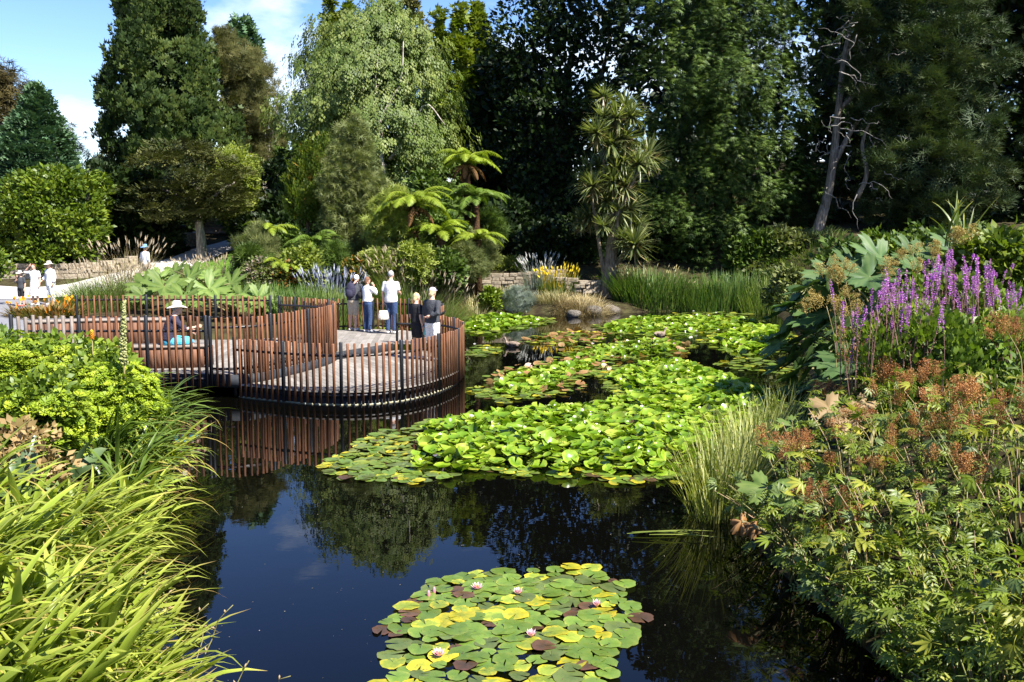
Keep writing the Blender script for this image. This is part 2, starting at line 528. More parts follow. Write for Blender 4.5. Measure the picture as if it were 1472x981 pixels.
L_lime = leafmat('leaf_lime', [(.08, .12, .016), (.18, .22, .035), (.32, .34, .08)], .5, .3)
L_mid = leafmat('leaf_mid', [(.022, .045, .008), (.06, .10, .016), (.12, .17, .03)], .5, .25)
L_red = leafmat('leaf_red_tip', [(.03, .06, .01), (.07, .11, .015), (.12, .15, .02, .82), (.26, .10, .03)], .45, .25)
L_lay = leafmat('leaf_layered', [(.02, .027, .008), (.055, .062, .016), (.12, .118, .032)], .55, .15)
L_fern = leafmat('leaf_fern', [(.08, .13, .010), (.17, .23, .018), (.28, .32, .035)], .5, .35)
L_fern2 = leafmat('leaf_fern_shade', [(.045, .09, .012), (.10, .16, .02), (.17, .23, .04)], .5, .35)  # darker copy of the fern leaf, shade put into its colour

K = lambda n_clump, rc, n_leaf, tpl, size, mode, **k: dict(n_clump=n_clump, rc=rc, n_leaf=n_leaf, tpl=tpl, size=size, mode=mode, **k)
def bt(D, *pp):
    return [tuple(atd(x, y, D)) for x, y in pp]

plant('cypress_tree', 'towering dense dark green cypress with billowing tiered sprays rising above the clipped hedge', 'tree',
      [(-150, 224, 236), (-90, 206, 258), (-40, 188, 280), (0, 176, 290), (60, 163, 302), (120, 152, 315), (155, 145, 330), (190, 158, 344), (225, 170, 352), (265, 180, 352), (310, 192, 344)],
      58, L_cyp, K(1200, .5, 48, SPRAY, .27, 'up', flat=1.2, depth=.06, lump=.04, inner=.2, bil=1.1, bamp=.24), seed=1)
plant('cone_conifer', 'smooth blue-green cone-shaped conifer standing behind the glossy hedge', 'tree',
      [(128, 48, 58), (160, 30, 80), (200, 8, 98), (235, -8, 110), (270, -14, 116), (300, -14, 112)], 52, L_cone,
      K(420, .5, 40, SPRAY, .24, 'conif', depth=.06, lump=.04), seed=2)
plant('bronze_conifer', 'shaggy brown-olive conifer behind the smooth blue-green cone', 'tree',
      [(96, -34, 8), (115, -45, 40), (150, -50, 66), (180, -50, 88), (215, -50, 114), (250, -40, 118), (290, -30, 100)], 61, L_brown,
      K(240, .9, 40, NEEDLE, .5, 'droop', depth=.25, lump=.22), seed=3)
tD = 62
plant('bronze_tree', 'soft bronze-olive fine-leaved tree with two pale bare stems beside the cypress', 'tree',
      [(42, 306, 326), (70, 298, 372), (100, 296, 400), (140, 305, 409), (180, 325, 409), (212, 345, 405), (240, 360, 398)], tD, L_bronze,
      K(300, .55, 46, NEEDLE, .32, 'up', depth=.35, lump=.2, flat=.9, inner=.08, bil=1.1, bamp=.5),
      trunk=([(bt(tD, (378, 290), (380, 250), (384, 215), (372, 160), (352, 110)), [.26, .22, .18, .1, .04]),
              (bt(tD, (376, 270), (366, 225), (352, 190), (335, 150)), [.2, .15, .1, .04]),
              (bt(tD, (384, 215), (394, 180), (398, 140)), [.14, .1, .04])], M_bark_pale), seed=4)
for i, (px, py, wd) in enumerate(((340, 27, 15), (356, 30, 19))):
    plant('spire_conifer', ('shorter blue-green spire conifer tip showing above the bronze tree' if i else 'thin blue-green spire conifer tip showing above the bronze tree'), 'tree',
          [(py, px - 1, px + 1), (py + 14, px - wd * .35, px + wd * .35), (py + 34, px - wd * .8, px + wd * .8), (py + 60, px - wd, px + wd), (py + 130, px - wd * 1.3, px + wd * 1.3)], 65 + i,
          L_cone, K(110, .5, 26, SPRAY, .34, 'conif', depth=.1), seed=5 + i)
bD = 50
plant('birch_tree', 'broad pale green weeping birch with white branches and drooping leafy curtains', 'tree',
      [(10, 545, 578), (28, 486, 608), (52, 446, 622), (82, 428, 632), (115, 408, 640), (155, 398, 654), (195, 398, 660), (232, 408, 650), (262, 430, 640), (290, 450, 610)], bD, L_birch,
      K(640, .7, 52, TWIG, .32, 'weep', depth=.2, lump=.16, flat=1.3, inner=.16, bil=1.5, bamp=.35),
      trunk=([(bt(bD, (560, 330), (556, 260), (552, 190), (540, 100), (548, 30)), [.28, .24, .18, .1, .03]),
              (bt(bD, (556, 250), (500, 190), (455, 130), (432, 90)), [.14, .1, .06, .03]),
              (bt(bD, (554, 220), (600, 150), (622, 80)), [.13, .09, .03]),
              (bt(bD - 1.6, (556, 240), (510, 200), (470, 140), (450, 120)), [.1, .08, .05, .02]),
              (bt(bD - 2.4, (560, 230), (590, 190), (612, 150), (640, 180)), [.1, .07, .05, .02]),
              (bt(bD - 2.6, (550, 210), (540, 130), (545, 70)), [.1, .07, .02]),
              (bt(bD - 3.2, (552, 250), (545, 180), (575, 120), (580, 60)), [.09, .07, .05, .02])], M_bark_pale), seed=8)
for i, (px, rows) in enumerate(((660, [(14, 658, 662), (50, 646, 674), (100, 636, 688), (150, 630, 694), (230, 636, 698)]),
                                (685, [(11, 683, 687), (45, 672, 699), (90, 667, 711), (140, 668, 713), (230, 668, 716)]),
                                (631, [(20, 629, 633), (60, 618, 644), (130, 610, 652), (200, 610, 650)]),
                                (473, [(3, 471, 475), (40, 462, 488), (90, 455, 498), (170, 450, 500)]),
                                (499, [(-2, 497, 501), (40, 485, 515), (90, 480, 520), (170, 475, 525)]),
                                (588, [(-4, 578, 596), (40, 560, 612), (120, 556, 620)]))):
    plant('golden_conifer', ('broad yellow-green conifer spire beside the dark evergreen', 'yellow-green conifer spire touching the dark evergreen edge', 'narrow yellow-green conifer spire beside the birch crown',
                             'narrow yellow-green spire poking out over the birch shoulder', 'second yellow-green spire poking out over the birch shoulder', 'olive conifer tip rising behind the birch top')[i], 'tree',
          rows, 61 + i * .7, L_bronze if i == 5 else L_gold, K(190 if i < 2 else 110, .5, 36, SPRAY, .32, 'conif', depth=.1, lump=.14, bil=.9, bamp=.35), seed=20 + i)

# ---------------------------------------------------------------- dark evergreens right of the birch
dk = dict(depth=.25, lump=.18, inner=.35, back=.3)
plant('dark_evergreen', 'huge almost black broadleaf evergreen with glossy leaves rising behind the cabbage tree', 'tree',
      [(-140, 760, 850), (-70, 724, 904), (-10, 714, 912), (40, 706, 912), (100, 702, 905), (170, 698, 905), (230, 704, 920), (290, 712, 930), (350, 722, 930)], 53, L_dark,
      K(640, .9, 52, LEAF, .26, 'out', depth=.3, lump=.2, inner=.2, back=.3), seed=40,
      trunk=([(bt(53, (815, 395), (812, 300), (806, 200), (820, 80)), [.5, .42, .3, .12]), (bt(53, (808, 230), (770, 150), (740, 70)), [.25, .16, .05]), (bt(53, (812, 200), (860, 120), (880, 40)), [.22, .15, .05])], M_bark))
yD = 46
plant('drooping_yew', 'massive dark green yew with hanging feathery sprays sweeping down to the reeds', 'tree',
      [(-460, 1025, 1065), (-340, 1000, 1090), (-220, 970, 1116), (-110, 950, 1136), (-40, 935, 1150), (30, 922, 1160), (100, 914, 1166), (180, 910, 1168), (250, 912, 1166), (310, 918, 1150), (360, 935, 1130), (405, 960, 1112), (436, 980, 1100)], yD, L_yew,  # unseen crown top made taller so its shadow falls on the dark evergreen
      K(1500, .46, 52, FEATHER, .2, 'droop', depth=.1, lump=.1, flat=1.55, inner=.4, back=.35, bil=1.3, bamp=.36), seed=41,
      trunk=([(bt(yD, (1040, 452), (1040, 300), (1036, 100), (1040, -120)), [.55, .45, .3, .08])], M_bark))
pD = 43
rng = np.random.default_rng(5)
pb = atd(1170, 366, pD)
pb_z = hz(pb.x, pD)
tr = [(bt(pD, (1166, 372), (1176, 330), (1190, 280), (1199, 220), (1206, 150), (1216, 70), (1236, 0), (1262, -60)), [.36, .24, .19, .165, .14, .11, .08, .04]),
      (bt(pD, (1199, 235), (1236, 170), (1290, 120), (1340, 80)), [.14, .1, .07, .03]),
      (bt(pD, (1205, 160), (1260, 100), (1300, 30)), [.12, .08, .03]),
      (bt(pD - .6, (1232, 285), (1246, 250), (1240, 205), (1262, 150)), [.12, .1, .07, .03]),
      (bt(pD, (1216, 80), (1246, 20), (1256, -30)), [.1, .07, .03])]
tw = []
for i in range(48):                                  # the tangle of dead grey branches along the trunk
    t = rng.random()
    x0, y0 = 1195 + 40 * t + rng.normal(0, 14), 270 - 260 * t + rng.normal(0, 12)
    if i % 3 == 0:
        x0 += rng.uniform(20, 90); y0 += rng.uniform(-10, 90)
    dx, dy = rng.normal(0, 26), rng.uniform(-22, 50)
    D0 = pD - rng.uniform(.5, 2.6)
    tw.append((bt(D0, (x0, y0), (x0 + dx * .5 + rng.normal(0, 7), y0 + dy * .3 + rng.normal(0, 7)), (x0 + dx, y0 + dy)), [.022, .015, .005]))
pine = plant('leaning_pine', 'tall needled tree with a leaning pale trunk and a tangle of dead grey branches', 'tree',
      [(-110, 1225, 1400), (-40, 1205, 1430), (30, 1192, 1420), (90, 1190, 1432), (150, 1198, 1442), (210, 1212, 1446), (260, 1215, 1438), (300, 1225, 1410), (336, 1250, 1380)], pD + .35, L_pine,
      K(820, .55, 44, NEEDLE, .34, 'conif', depth=.2, lump=.16, inner=.3, flat=.55, back=.35, bil=1.2, bamp=.4), seed=42, trunk=(tr, noisy('bark_pine', (.08, .065, .05), (.24, .205, .17), 5, .9, .9, 9, .1, (4, 4, .5))), base=(pb.x, pD))
M_twig = noisy('dead_wood', (.11, .10, .09), (.24, .22, .20), 8, .9, .2)
for pts, rads in tw:
    C_ = spline(pts, 9)
    C_[1:-1] += rng.normal(0, .05, (7, 3))
    wpart('dead_branch', MB().add(*tube(C_, np.interp(np.linspace(0, 1, 9), [0, .5, 1], rads), 5)).mesh('dead_branch', M_twig, True), pine)
plant('pine_sapling', 'low feathery conifer growing between the yew and the leaning trunk', 'tree',
      [(208, 1150, 1156), (250, 1128, 1172), (300, 1118, 1188), (345, 1112, 1172)], 45, L_pine, K(120, .5, 40, NEEDLE, .36, 'flat', inner=.2), seed=43)
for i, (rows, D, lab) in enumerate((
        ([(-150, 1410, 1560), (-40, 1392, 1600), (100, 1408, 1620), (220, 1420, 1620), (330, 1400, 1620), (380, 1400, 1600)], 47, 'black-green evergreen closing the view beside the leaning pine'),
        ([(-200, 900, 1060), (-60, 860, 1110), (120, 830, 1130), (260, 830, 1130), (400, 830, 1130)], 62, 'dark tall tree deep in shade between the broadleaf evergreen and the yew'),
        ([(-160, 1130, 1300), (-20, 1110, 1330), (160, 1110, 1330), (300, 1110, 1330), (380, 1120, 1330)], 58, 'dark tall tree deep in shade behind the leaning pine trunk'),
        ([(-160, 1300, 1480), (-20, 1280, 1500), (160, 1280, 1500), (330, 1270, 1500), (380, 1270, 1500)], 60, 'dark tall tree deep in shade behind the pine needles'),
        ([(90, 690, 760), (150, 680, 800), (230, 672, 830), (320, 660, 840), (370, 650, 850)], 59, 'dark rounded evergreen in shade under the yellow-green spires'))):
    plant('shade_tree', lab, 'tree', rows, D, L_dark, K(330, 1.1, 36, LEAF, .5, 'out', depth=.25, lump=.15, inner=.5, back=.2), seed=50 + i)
for i, (px, py) in enumerate(((400, 190), (470, 170), (545, 180), (615, 165), (680, 150), (740, 120))):
    plant('wood_tree', 'dull green tree of the wood closing the gap behind the birch', 'tree', [(py, px - 20, px + 20), (py + 30, px - 42, px + 42), (py + 90, px - 55, px + 55), (py + 170, px - 55, px + 55)], 71 + i % 3, L_mid, K(120, 1.0, 34, LEAF, .5, 'out', inner=.5, back=.2), group='trees of the wood behind the birch', seed=150 + i)

# ---------------------------------------------------------------- shrubs of the hillside
def shrub(name, label, rows, D, mat, kw, seed, group=None, cat='shrub', pn='foliage'):
    return plant(name, label, cat, rows, D, mat, kw, None, group, seed, pn)
sh = lambda n, rc, nl, tpl, s, mode='out', **k: K(n, rc, nl, tpl, s, mode, **dict(dict(depth=.12, lump=.1, inner=.2), **k))
shrub('camellia_hedge', 'big rounded glossy yellow-green hedge above the stone path wall', [(246, 62, 100), (256, 30, 132), (275, 8, 150), (305, 0, 158), (345, -4, 160), (382, -4, 158)], 43, L_camel, sh(520, .42, 44, LEAF, .2, depth=.06, bil=1.0, bamp=.25), 60)
shrub('camellia_hedge', 'darker clipped hedge end at the border of the path', [(262, -60, 10), (290, -80, 30), (340, -80, 40), (385, -80, 36)], 44, L_camel, sh(150, .5, 40, LEAF, .19), 61)
shrub('clipped_ball', 'small clipped round shrub on the asphalt edge', [(364, -14, 4), (376, -24, 12), (390, -26, 14), (402, -24, 10)], 34, L_camel, sh(50, .3, 40, LEAF, .13), 62)
shrub('yew_bush', 'black-green yew bush in shade beside the glossy hedge', [(244, 130, 190), (262, 132, 215), (300, 150, 246), (345, 158, 262), (378, 160, 258)], 46.5, L_dark, sh(260, .5, 36, SPRAY, .3, inner=.25), 63)
shrub('yew_bush', 'hanging dark yew foliage under the cypress', [(250, 190, 250), (290, 190, 280), (330, 200, 270)], 52, L_dark, sh(140, .6, 34, SPRAY, .32, inner=.3), 64)
lD = 45
plant('layered_tree', 'flat-topped layered tree with olive tiers on a mottled trunk on the lawn', 'tree',
      [(206, 232, 285), (218, 205, 330), (238, 196, 352), (258, 194, 366), (280, 196, 372), (300, 204, 366), (318, 222, 340)], lD, L_lay,
      K(170, .75, 70, TWIG, .26, 'flat', flat=.2, depth=.42, lump=.34, inner=.04, back=.8), seed=65, base=(atd(290, 360, lD).x, lD),
      trunk=([([(atd(290, 366, lD).x, lD, hz(atd(290, 360, lD).x, lD) - .2)] + bt(lD, (289, 345), (286, 318), (290, 296), (278, 262), (262, 235)), [.27, .24, .2, .18, .12, .05]),
              (bt(lD, (288, 304), (310, 280), (338, 262)), [.13, .09, .04]), (bt(lD, (287, 308), (258, 284), (225, 268)), [.12, .08, .04])], M_bark_grey))
shrub('olive_dome', 'rounded yellow-olive shrub crown beside the layered tree', [(220, 318, 345), (236, 300, 366), (262, 298, 376), (290, 304, 372), (315, 320, 366)], 48, L_lime, sh(170, .5, 40, TWIG, .28), 66)
shrub('red_tipped_shrub', 'upright shrub with red and orange new tips', [(204, 460, 472), (225, 440, 480), (255, 424, 482), (285, 412, 482), (312, 414, 470)], 43, L_red, sh(150, .45, 40, TWIG, .3, 'up'), 67)
shrub('olive_shrub', 'tall soft grey-olive shrub behind the visitors on the deck', [(172, 505, 518), (195, 484, 530), (230, 470, 544), (275, 462, 552), (325, 462, 556), (372, 472, 545)], 40.5, L_olive, sh(330, .45, 46, NEEDLE, .22, lump=.16), 68)
shrub('lime_shrub', 'pale lime feathery shrub below the bright tree fern', [(276, 556, 580), (296, 535, 598), (325, 530, 600), (352, 535, 592), (382, 528, 586)], 38.2, L_lime, sh(180, .38, 40, NEEDLE, .22, lump=.2), 69)
shrub('broom_shrub', 'loose spiky olive shrub beside the lawn', [(330, 358, 380), (345, 346, 396), (362, 344, 404), (378, 350, 400)], 39.5, L_olive, sh(90, .35, 40, NEEDLE, .26, 'up', lump=.2), 70)
shrub('dark_rhododendron', 'rounded dark shrub under the birch', [(252, 600, 630), (268, 590, 655), (295, 588, 662), (325, 590, 660)], 45.5, L_mid, sh(120, .45, 36, LEAF, .22, inner=.4), 71)
shrub('wiry_shrub', 'wiry grey-olive shrub above the stone wall end', [(340, 672, 690), (356, 656, 712), (378, 648, 716), (400, 650, 712)], 40.2, L_olive, sh(110, .35, 40, NEEDLE, .22, 'up', lump=.22, inner=.1), 72)
for i, (a, b2, lab) in enumerate(((700, 726, 'first low clipped lime hedge mound on the stone wall'), (722, 756, 'longer low clipped lime hedge mound on the stone wall'))):
    shrub('low_hedge', lab, [(372 + 2 * i, a + 4, b2 - 4), (379, a, b2), (392, a, b2)], 43.5, L_lime, sh(50, .25, 40, LEAF, .11), 73 + i)
rng = np.random.default_rng(77)
fill = [(420, 292, 40), (395, 330, 30), (360, 330, 26), (500, 300, 44), (440, 330, 34), (600, 330, 40), (570, 318, 40), (640, 322, 40), (400, 255, 34), (350, 300, 30), (730, 312, 40), (720, 345, 34),
        (780, 350, 40), (830, 340, 44), (560, 280, 40), (620, 290, 40), (760, 330, 44), (790, 300, 60), (860, 365, 36), (900, 350, 50), (930, 330, 60), (1130, 300, 60), (1210, 330, 40), (1320, 330, 46), (1380, 320, 44), (1270, 345, 36), (1440, 330, 50), (330, 262, 36), (410, 300, 40), (1128, 402, 20), (1152, 392, 22), (1196, 384, 22), (1232, 374, 24), (1112, 410, 18), (1178, 402, 20), (1214, 394, 20), (1262, 372, 24), (1140, 414, 18), (1076, 385, 22), (1098, 378, 22), (1118, 372, 22), (1086, 398, 18), (1108, 392, 20), (1130, 380, 20), (1085, 372, 22), (1108, 371, 20), (1062, 376, 20), (1145, 372, 20), (1096, 388, 20), (1120, 392, 18), (1095, 352, 24), (1120, 347, 22), (1072, 354, 22), (1145, 352, 20), (1108, 360, 22), (1160, 372, 16)]
for i, (px, py, w) in enumerate(fill):
    D = 44 + rng.uniform(.5, 5) + max(0, (340 - py)) * .08 if not (px > 1060 and py > 345 and px < 1265) else 40.8 + min(2, (414 - py) * .08)
    h = w * rng.uniform(.8, 1.1)
    mound = 1265 > px > 1060 and py > 345
    hl = 'low leafy shrub on the mound between the yew, the reeds and the leaning trunk' if mound else 'dark leafy shrub in the deep shade under the evergreens' if px > 690 else 'leafy shrub filling the hillside between the birch and the ferns'
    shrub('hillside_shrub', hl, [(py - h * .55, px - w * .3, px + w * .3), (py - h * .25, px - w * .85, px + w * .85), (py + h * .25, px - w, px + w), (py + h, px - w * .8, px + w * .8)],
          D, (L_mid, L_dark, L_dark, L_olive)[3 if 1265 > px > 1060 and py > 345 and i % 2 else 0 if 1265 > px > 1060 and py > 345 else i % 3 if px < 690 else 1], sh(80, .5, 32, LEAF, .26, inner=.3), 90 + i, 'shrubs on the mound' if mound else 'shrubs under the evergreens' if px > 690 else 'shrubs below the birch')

for i, (px, py, w, D, m_, lab) in enumerate(((438, 378, 30, 37.6, L_lime, 'fresh lime shrub before the dark-trunked fern'), (482, 372, 24, 38, L_mid, 'mid-green shrub beside the dark-trunked fern'), (598, 376, 30, 37, L_lime, 'feathery lime shrub hiding the foot of the broad fern'),
        (640, 384, 28, 37, L_mid, 'mid-green shrub hiding the foot of the small bright fern'), (668, 372, 24, 38.6, L_olive, 'grey-olive shrub under the low light-green fern'), (542, 384, 24, 37, L_lime, 'low lime shrub behind the woman in white'), (572, 366, 26, 38, L_olive, 'olive shrub left of the broad fern trunk'), (360, 372, 22, 38.4, L_mid, 'mid-green shrub at the lawn edge'), (418, 350, 26, 40.5, L_mid, 'dark leafy shrub between the lawn and the ferns'), (640, 330, 30, 40.6, L_mid, 'leafy shrub between the tree fern trunks'), (700, 322, 26, 42.8, L_mid, 'leafy shrub beside the mid-green tree fern'))):
    shrub('fern_side_shrub', lab, [(py - w * .7, px - w * .3, px + w * .3), (py - w * .35, px - w * .8, px + w * .8), (py + w * .2, px - w, px + w), (py + w * .9, px - w * .8, px + w * .8)], D, m_, sh(90, .36, 36, (LEAF, NEEDLE, TWIG)[i % 3], (.17, .24, .22)[i % 3], lump=.25, inner=.3), 160 + i)

# ---------------------------------------------------------------- tree ferns
def frond_mesh(name, L_, arch, droop, mat, rng, npair=24, wid=.21, dead=False):
    mb = MB()
    t = np.linspace(0, 1, npair * 2)
    ang = arch - droop * t
    y = np.cumsum(np.cos(ang)) / len(t) * L_
    z = np.cumsum(np.sin(ang)) / len(t) * L_
    C = np.stack([0 * t, y, z], 1)
    mb.add(*tube(C[::4], np.linspace(.022, .005, len(C[::4])) * L_ / 1.5, 4), .8)
    P, Y, Z, S, W = [], [], [], [], []
    prof = np.sin(np.pi * np.clip(t * .88 + .1, 0, 1)) ** .75
    for i in range(3, len(t)):
        tang = nrm(C[i] - C[i - 1])
        for s in (-1, 1):
            P.append(C[i]); d = np.array([s, 0, -.4 if not dead else -1.2]) + tang * .6
            Y.append(d + rng.normal(0, .10, 3)); Z.append(np.cross([1, 0, 0], tang) + np.array([0, 0, .02]))
            S.append(wid * L_ * prof[i] * rng.uniform(.9, 1.08)); W.append(.058 * L_)
    tpl = (np.array([(-.16, 0, 0), (.16, 0, 0), (-.14, .5, .03), (.14, .5, .03), (0, 1, -.08)]), np.array([(0, 1, 3), (0, 3, 2), (2, 3, 4)]))
    V, T = scatter(tpl, np.array(P), np.array(Y), np.array(Z), np.array(S), np.array(W))
    mb.add(V, T, np.repeat(np.clip(rng.normal(.5, .2, len(P)), 0, 1), 5))
    return mb.mesh(name, mat)
L_dead = leafmat('leaf_dead', [(.06, .03, .012), (.12, .06, .02), (.2, .11, .04)], .8, .2, tint=(1.2, 1, .7))
rng = np.random.default_rng(9)
FR = {k: [frond_mesh('frond', 1.0, a, dr, m, rng) for a, dr in ((.9, 1.8), (1.1, 2.0), (.55, 1.5))] for k, m in (('b', L_fern), ('s', L_fern2))}
FRD = [frond_mesh('dead_frond', 1.0, .1, 1.5, L_dead, rng, dead=True)]
M_fern_trunk = noisy('fern_trunk', (.018, .011, .006), (.07, .04, .02), 14, .95, 1, 8, .05)
def tree_fern(label, px, py, D, Lm, n, kind, seed, dead=0, trunk_r=.15):
    rg = np.random.default_rng(seed)
    c = atd(px, py, D)
    zb = min(hz(c.x, D), c.z - .3)
    th = thing('tree_fern', label, 'fern', (c.x, D, zb))
    wpart('trunk', MB().add(*tube([(c.x + .1, D, zb - .2), (c.x + .03, D, (zb + c.z) / 2), (c.x, D, c.z)], [trunk_r * 1.2, trunk_r, trunk_r * 1.15], 9)).mesh('trunk', M_fern_trunk, True), th)
    for i in range(n):
        a = 2 * math.pi * (i + rg.uniform(-.3, .3)) / n
        s = Lm * rg.uniform(.8, 1.1)
        M = Matrix.Translation((0, 0, c.z - zb)) @ Matrix.Rotation(a, 4, 'Z') @ Matrix.Rotation(rg.uniform(-.25, .25), 4, 'Y') @ Matrix.Rotation(rg.uniform(-.15, .3), 4, 'X') @ Matrix.Scale(s, 4)
        link('frond', FR[kind][rg.integers(3)], th, M)
    for i in range(dead):
        M = Matrix.Translation((0, 0, c.z - zb - .05)) @ Matrix.Rotation(6.28 * (i + .4) / dead, 4, 'Z') @ Matrix.Scale(Lm * rg.uniform(.6, .8), 4)
        link('dead_frond', FRD[0], th, M)
    return th
tree_fern('tall tree fern with a skirt of dead brown fronds against the dark trees', 671, 236, 42, 1.75, 20, 'b', 1, 9)
tree_fern('broad bright yellow-green tree fern with long arching fronds', 596, 297, 38, 2.0, 20, 'b', 2, 5, .2)
tree_fern('small bright tree fern beside the broad bright one', 633, 338, 37.6, 1.5, 17, 'b', 3)
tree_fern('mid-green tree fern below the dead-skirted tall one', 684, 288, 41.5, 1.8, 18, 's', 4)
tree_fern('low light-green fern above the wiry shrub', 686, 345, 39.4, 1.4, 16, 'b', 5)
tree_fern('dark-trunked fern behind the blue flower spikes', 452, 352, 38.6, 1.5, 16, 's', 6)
tree_fern('fern with long drooping fronds at the lawn corner', 388, 336, 40, 1.5, 12, 'b', 7)
tree_fern('low bright fern in front of the spiky olive shrub', 404, 384, 37, 1.2, 14, 'b', 8)
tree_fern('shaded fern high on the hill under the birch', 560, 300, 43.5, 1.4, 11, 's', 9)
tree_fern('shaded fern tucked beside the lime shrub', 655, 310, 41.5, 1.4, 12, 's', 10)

# ---------------------------------------------------------------- blades: reeds, grasses, strap leaves
def blades(P, az, lean, droop, Ln, W, seg=4, rng=None, tw=.25, tipv=.0, base_v=.4, fold=0):
    n = len(P)
    t = np.linspace(0, 1, seg + 1)
    h = np.stack([np.cos(az), np.sin(az), 0 * az], 1)
    side = np.stack([-np.sin(az + tw), np.cos(az + tw), 0 * az], 1)
    C = [P]
    for k in range(seg):
        ph = lean + droop * (t[k] + t[k + 1]) / 2
        C.append(C[-1] + (Ln / seg)[:, None] * (np.sin(ph)[:, None] * h + np.cos(ph)[:, None] * np.array([0, 0, 1.])))
    C = np.stack(C, 1)
    wp = np.interp(t, [0, .25, .7, 1], [.7, 1, .75, .04])
    off = side[:, None] * (W[:, None] * wp[None])[..., None] * .5
    V = np.stack([C - off, C + off], 2).reshape(n, -1, 3)
    T = []
    for k in range(seg):
        a = 2 * k
        T += [(a, a + 1, a + 3), (a, a + 3, a + 2)]
    T = np.array(T)[None] + (np.arange(n) * 2 * (seg + 1))[:, None, None]
    rv = np.random.default_rng(3).random(n) if rng is None else rng.random(n)
    v = np.clip(base_v * rv[:, None] + (1 - base_v) * rv[:, None] ** 1.0 + tipv * (t[None] - .4), 0, 1)
    return V.reshape(-1, 3), T.reshape(-1, 3), np.repeat(v, 2, axis=1).ravel()

def tuft(name, label, cx, cy_, rad, n, Ln, W, mat, seed, lean=(.02, .5), droop=(.3, 1.1), z=None, group=None, cat='grass', ry=None, seg=4, tipv=.1, heads=None, extra=None):
    rg = np.random.default_rng(seed)
    a = rg.uniform(0, 6.28, n); q = np.sqrt(rg.random(n))
    x = cx + rad * q * np.cos(a); y = cy_ + (ry or rad) * q * np.sin(a)
    zz = hf(x, y) - .03 if z is None else np.full(n, z)
    z0 = hz(cx, cy_) if z is None else z
    th = thing(name, label, cat, (cx, cy_, z0), group)
    az = a + rg.normal(0, .7, n)
    LL = Ln * rg.uniform(.65, 1.1, n)
    ln = rg.uniform(*lean, n) * (.3 + q); dr = rg.uniform(*droop, n)
    mb = MB()
    V, T, v = blades(np.stack([x, y, zz], 1), az, ln, dr, LL, np.full(n, W), seg, rg, tipv=tipv)
    mb.add(V, T, v)
    wpart('leaves', mb.mesh('leaves', mat), th)
    if heads:                                        # (count, length, stem height factor, width, material)
        hn, hl, hh, hw, hm, nm = heads
        a = rg.uniform(0, 6.28, hn); q = np.sqrt(rg.random(hn))
        x = cx + rad * q * np.cos(a) * .9; y = cy_ + (ry or rad) * q * np.sin(a) * .9
        zz = hf(x, y) if z is None else np.full(hn, z)
        mb = MB()
        V, T, v = blades(np.stack([x, y, zz], 1), a + rg.normal(0, .5, hn), .05 + .5 * q * rg.random(hn), rg.uniform(.05, .5, hn), Ln * hh * rg.uniform(.85, 1.1, hn), np.full(hn, W * .7), 4, rg)
        mb.add(V, T, np.full(len(V), .1))
        tip = V.reshape(hn, -1, 3)[:, -2:].mean(1); pre = V.reshape(hn, -1, 3)[:, -4:-2].mean(1)
        d = nrm(tip - pre)
        for k in range(3):
            Vs, Ts = scatter(LEAF, tip - d * hl * .35, d + rg.normal(0, .06, (hn, 3)), rg.normal(0, 1, (hn, 3)), np.full(hn, hl), np.full(hn, hw))
            mb.add(Vs, Ts, np.repeat(.4 + .6 * rg.random(hn), 4))
        wpart(nm, mb.mesh(nm, hm), th)
    return th

L_grass = leafmat('blade_green', [(.05, .09, .015), (.11, .165, .03), (.20, .24, .07)], .5, .3)
L_straw = leafmat('blade_straw', [(.14, .13, .04), (.28, .25, .10), (.46, .40, .22)], .6, .3, tint=(1.1, 1.05, .8))
L_reed = leafmat('blade_reed', [(.022, .055, .010), (.06, .12, .018), (.14, .19, .04)], .45, .3)
L_plume = leafmat('grass_plume', [(.20, .15, .08), (.34, .26, .16), (.5, .42, .3)], .8, .3, tint=(1, .95, .8))
L_tus = leafmat('blade_tussock', [(.16, .12, .05), (.28, .22, .10), (.40, .33, .17)], .7, .2, tint=(1, .95, .8))
L_silver = leafmat('silver_leaf', [(.10, .13, .09), (.20, .24, .18), (.33, .36, .30)], .7, .15)
def gp(px, py, D):
    return atd(px, py, D).x, D

x, y = gp(612, 430, 35)
tuft('fountain_grass', 'great rounded mound of fine green grass with straw plumes beside the deck', x - .3, y + .8, 1.35, 2300, 2.2, .016, L_grass, 1, (.05, .75), (.5, 1.5), heads=(130, .26, 1.06, .04, L_plume, 'plumes'), ry=1.0, seg=5)
tuft('fountain_grass', 'straw-coloured lower grass mound beside the pond wall', *gp(688, 440, 38.6), .75, 700, 1.0, .015, L_straw, 2, (.1, .8), (.4, 1.4), seg=4)
tuft('fountain_grass', 'small plumed grass mound behind the white-haired man', *gp(556, 420, 37), .8, 500, 1.5, .015, L_grass, 3, heads=(70, .3, 1.15, .06, L_plume, 'plumes'))
tuft('fountain_grass', 'wide pale plumed grass below the layered tree', *gp(318, 386, 39), 1.9, 1300, 1.25, .016, L_grass, 4, (.05, .6), (.3, 1.1), heads=(170, .25, 1.1, .05, L_plume, 'plumes'), ry=.9)
tuft('fountain_grass', 'plumed grass by the paved path behind the orange flowers', *gp(160, 405, 34), 1.35, 1300, 1.4, .016, L_grass, 5, (.05, .6), (.3, 1.1), heads=(150, .28, 1.15, .05, L_plume, 'plumes'), ry=.9)
tuft('fountain_grass', 'tall straw grass in front of the dark yew bush', *gp(186, 380, 39), .9, 300, 1.9, .014, L_straw, 6, (.05, .5), (.2, .8), heads=(60, .3, 1.1, .05, L_plume, 'plumes'))
tuft('fountain_grass', 'green grass mound beside the great leaves', *gp(122, 424, 32.5), 1.0, 700, 1.0, .016, L_grass, 7, ry=.8)
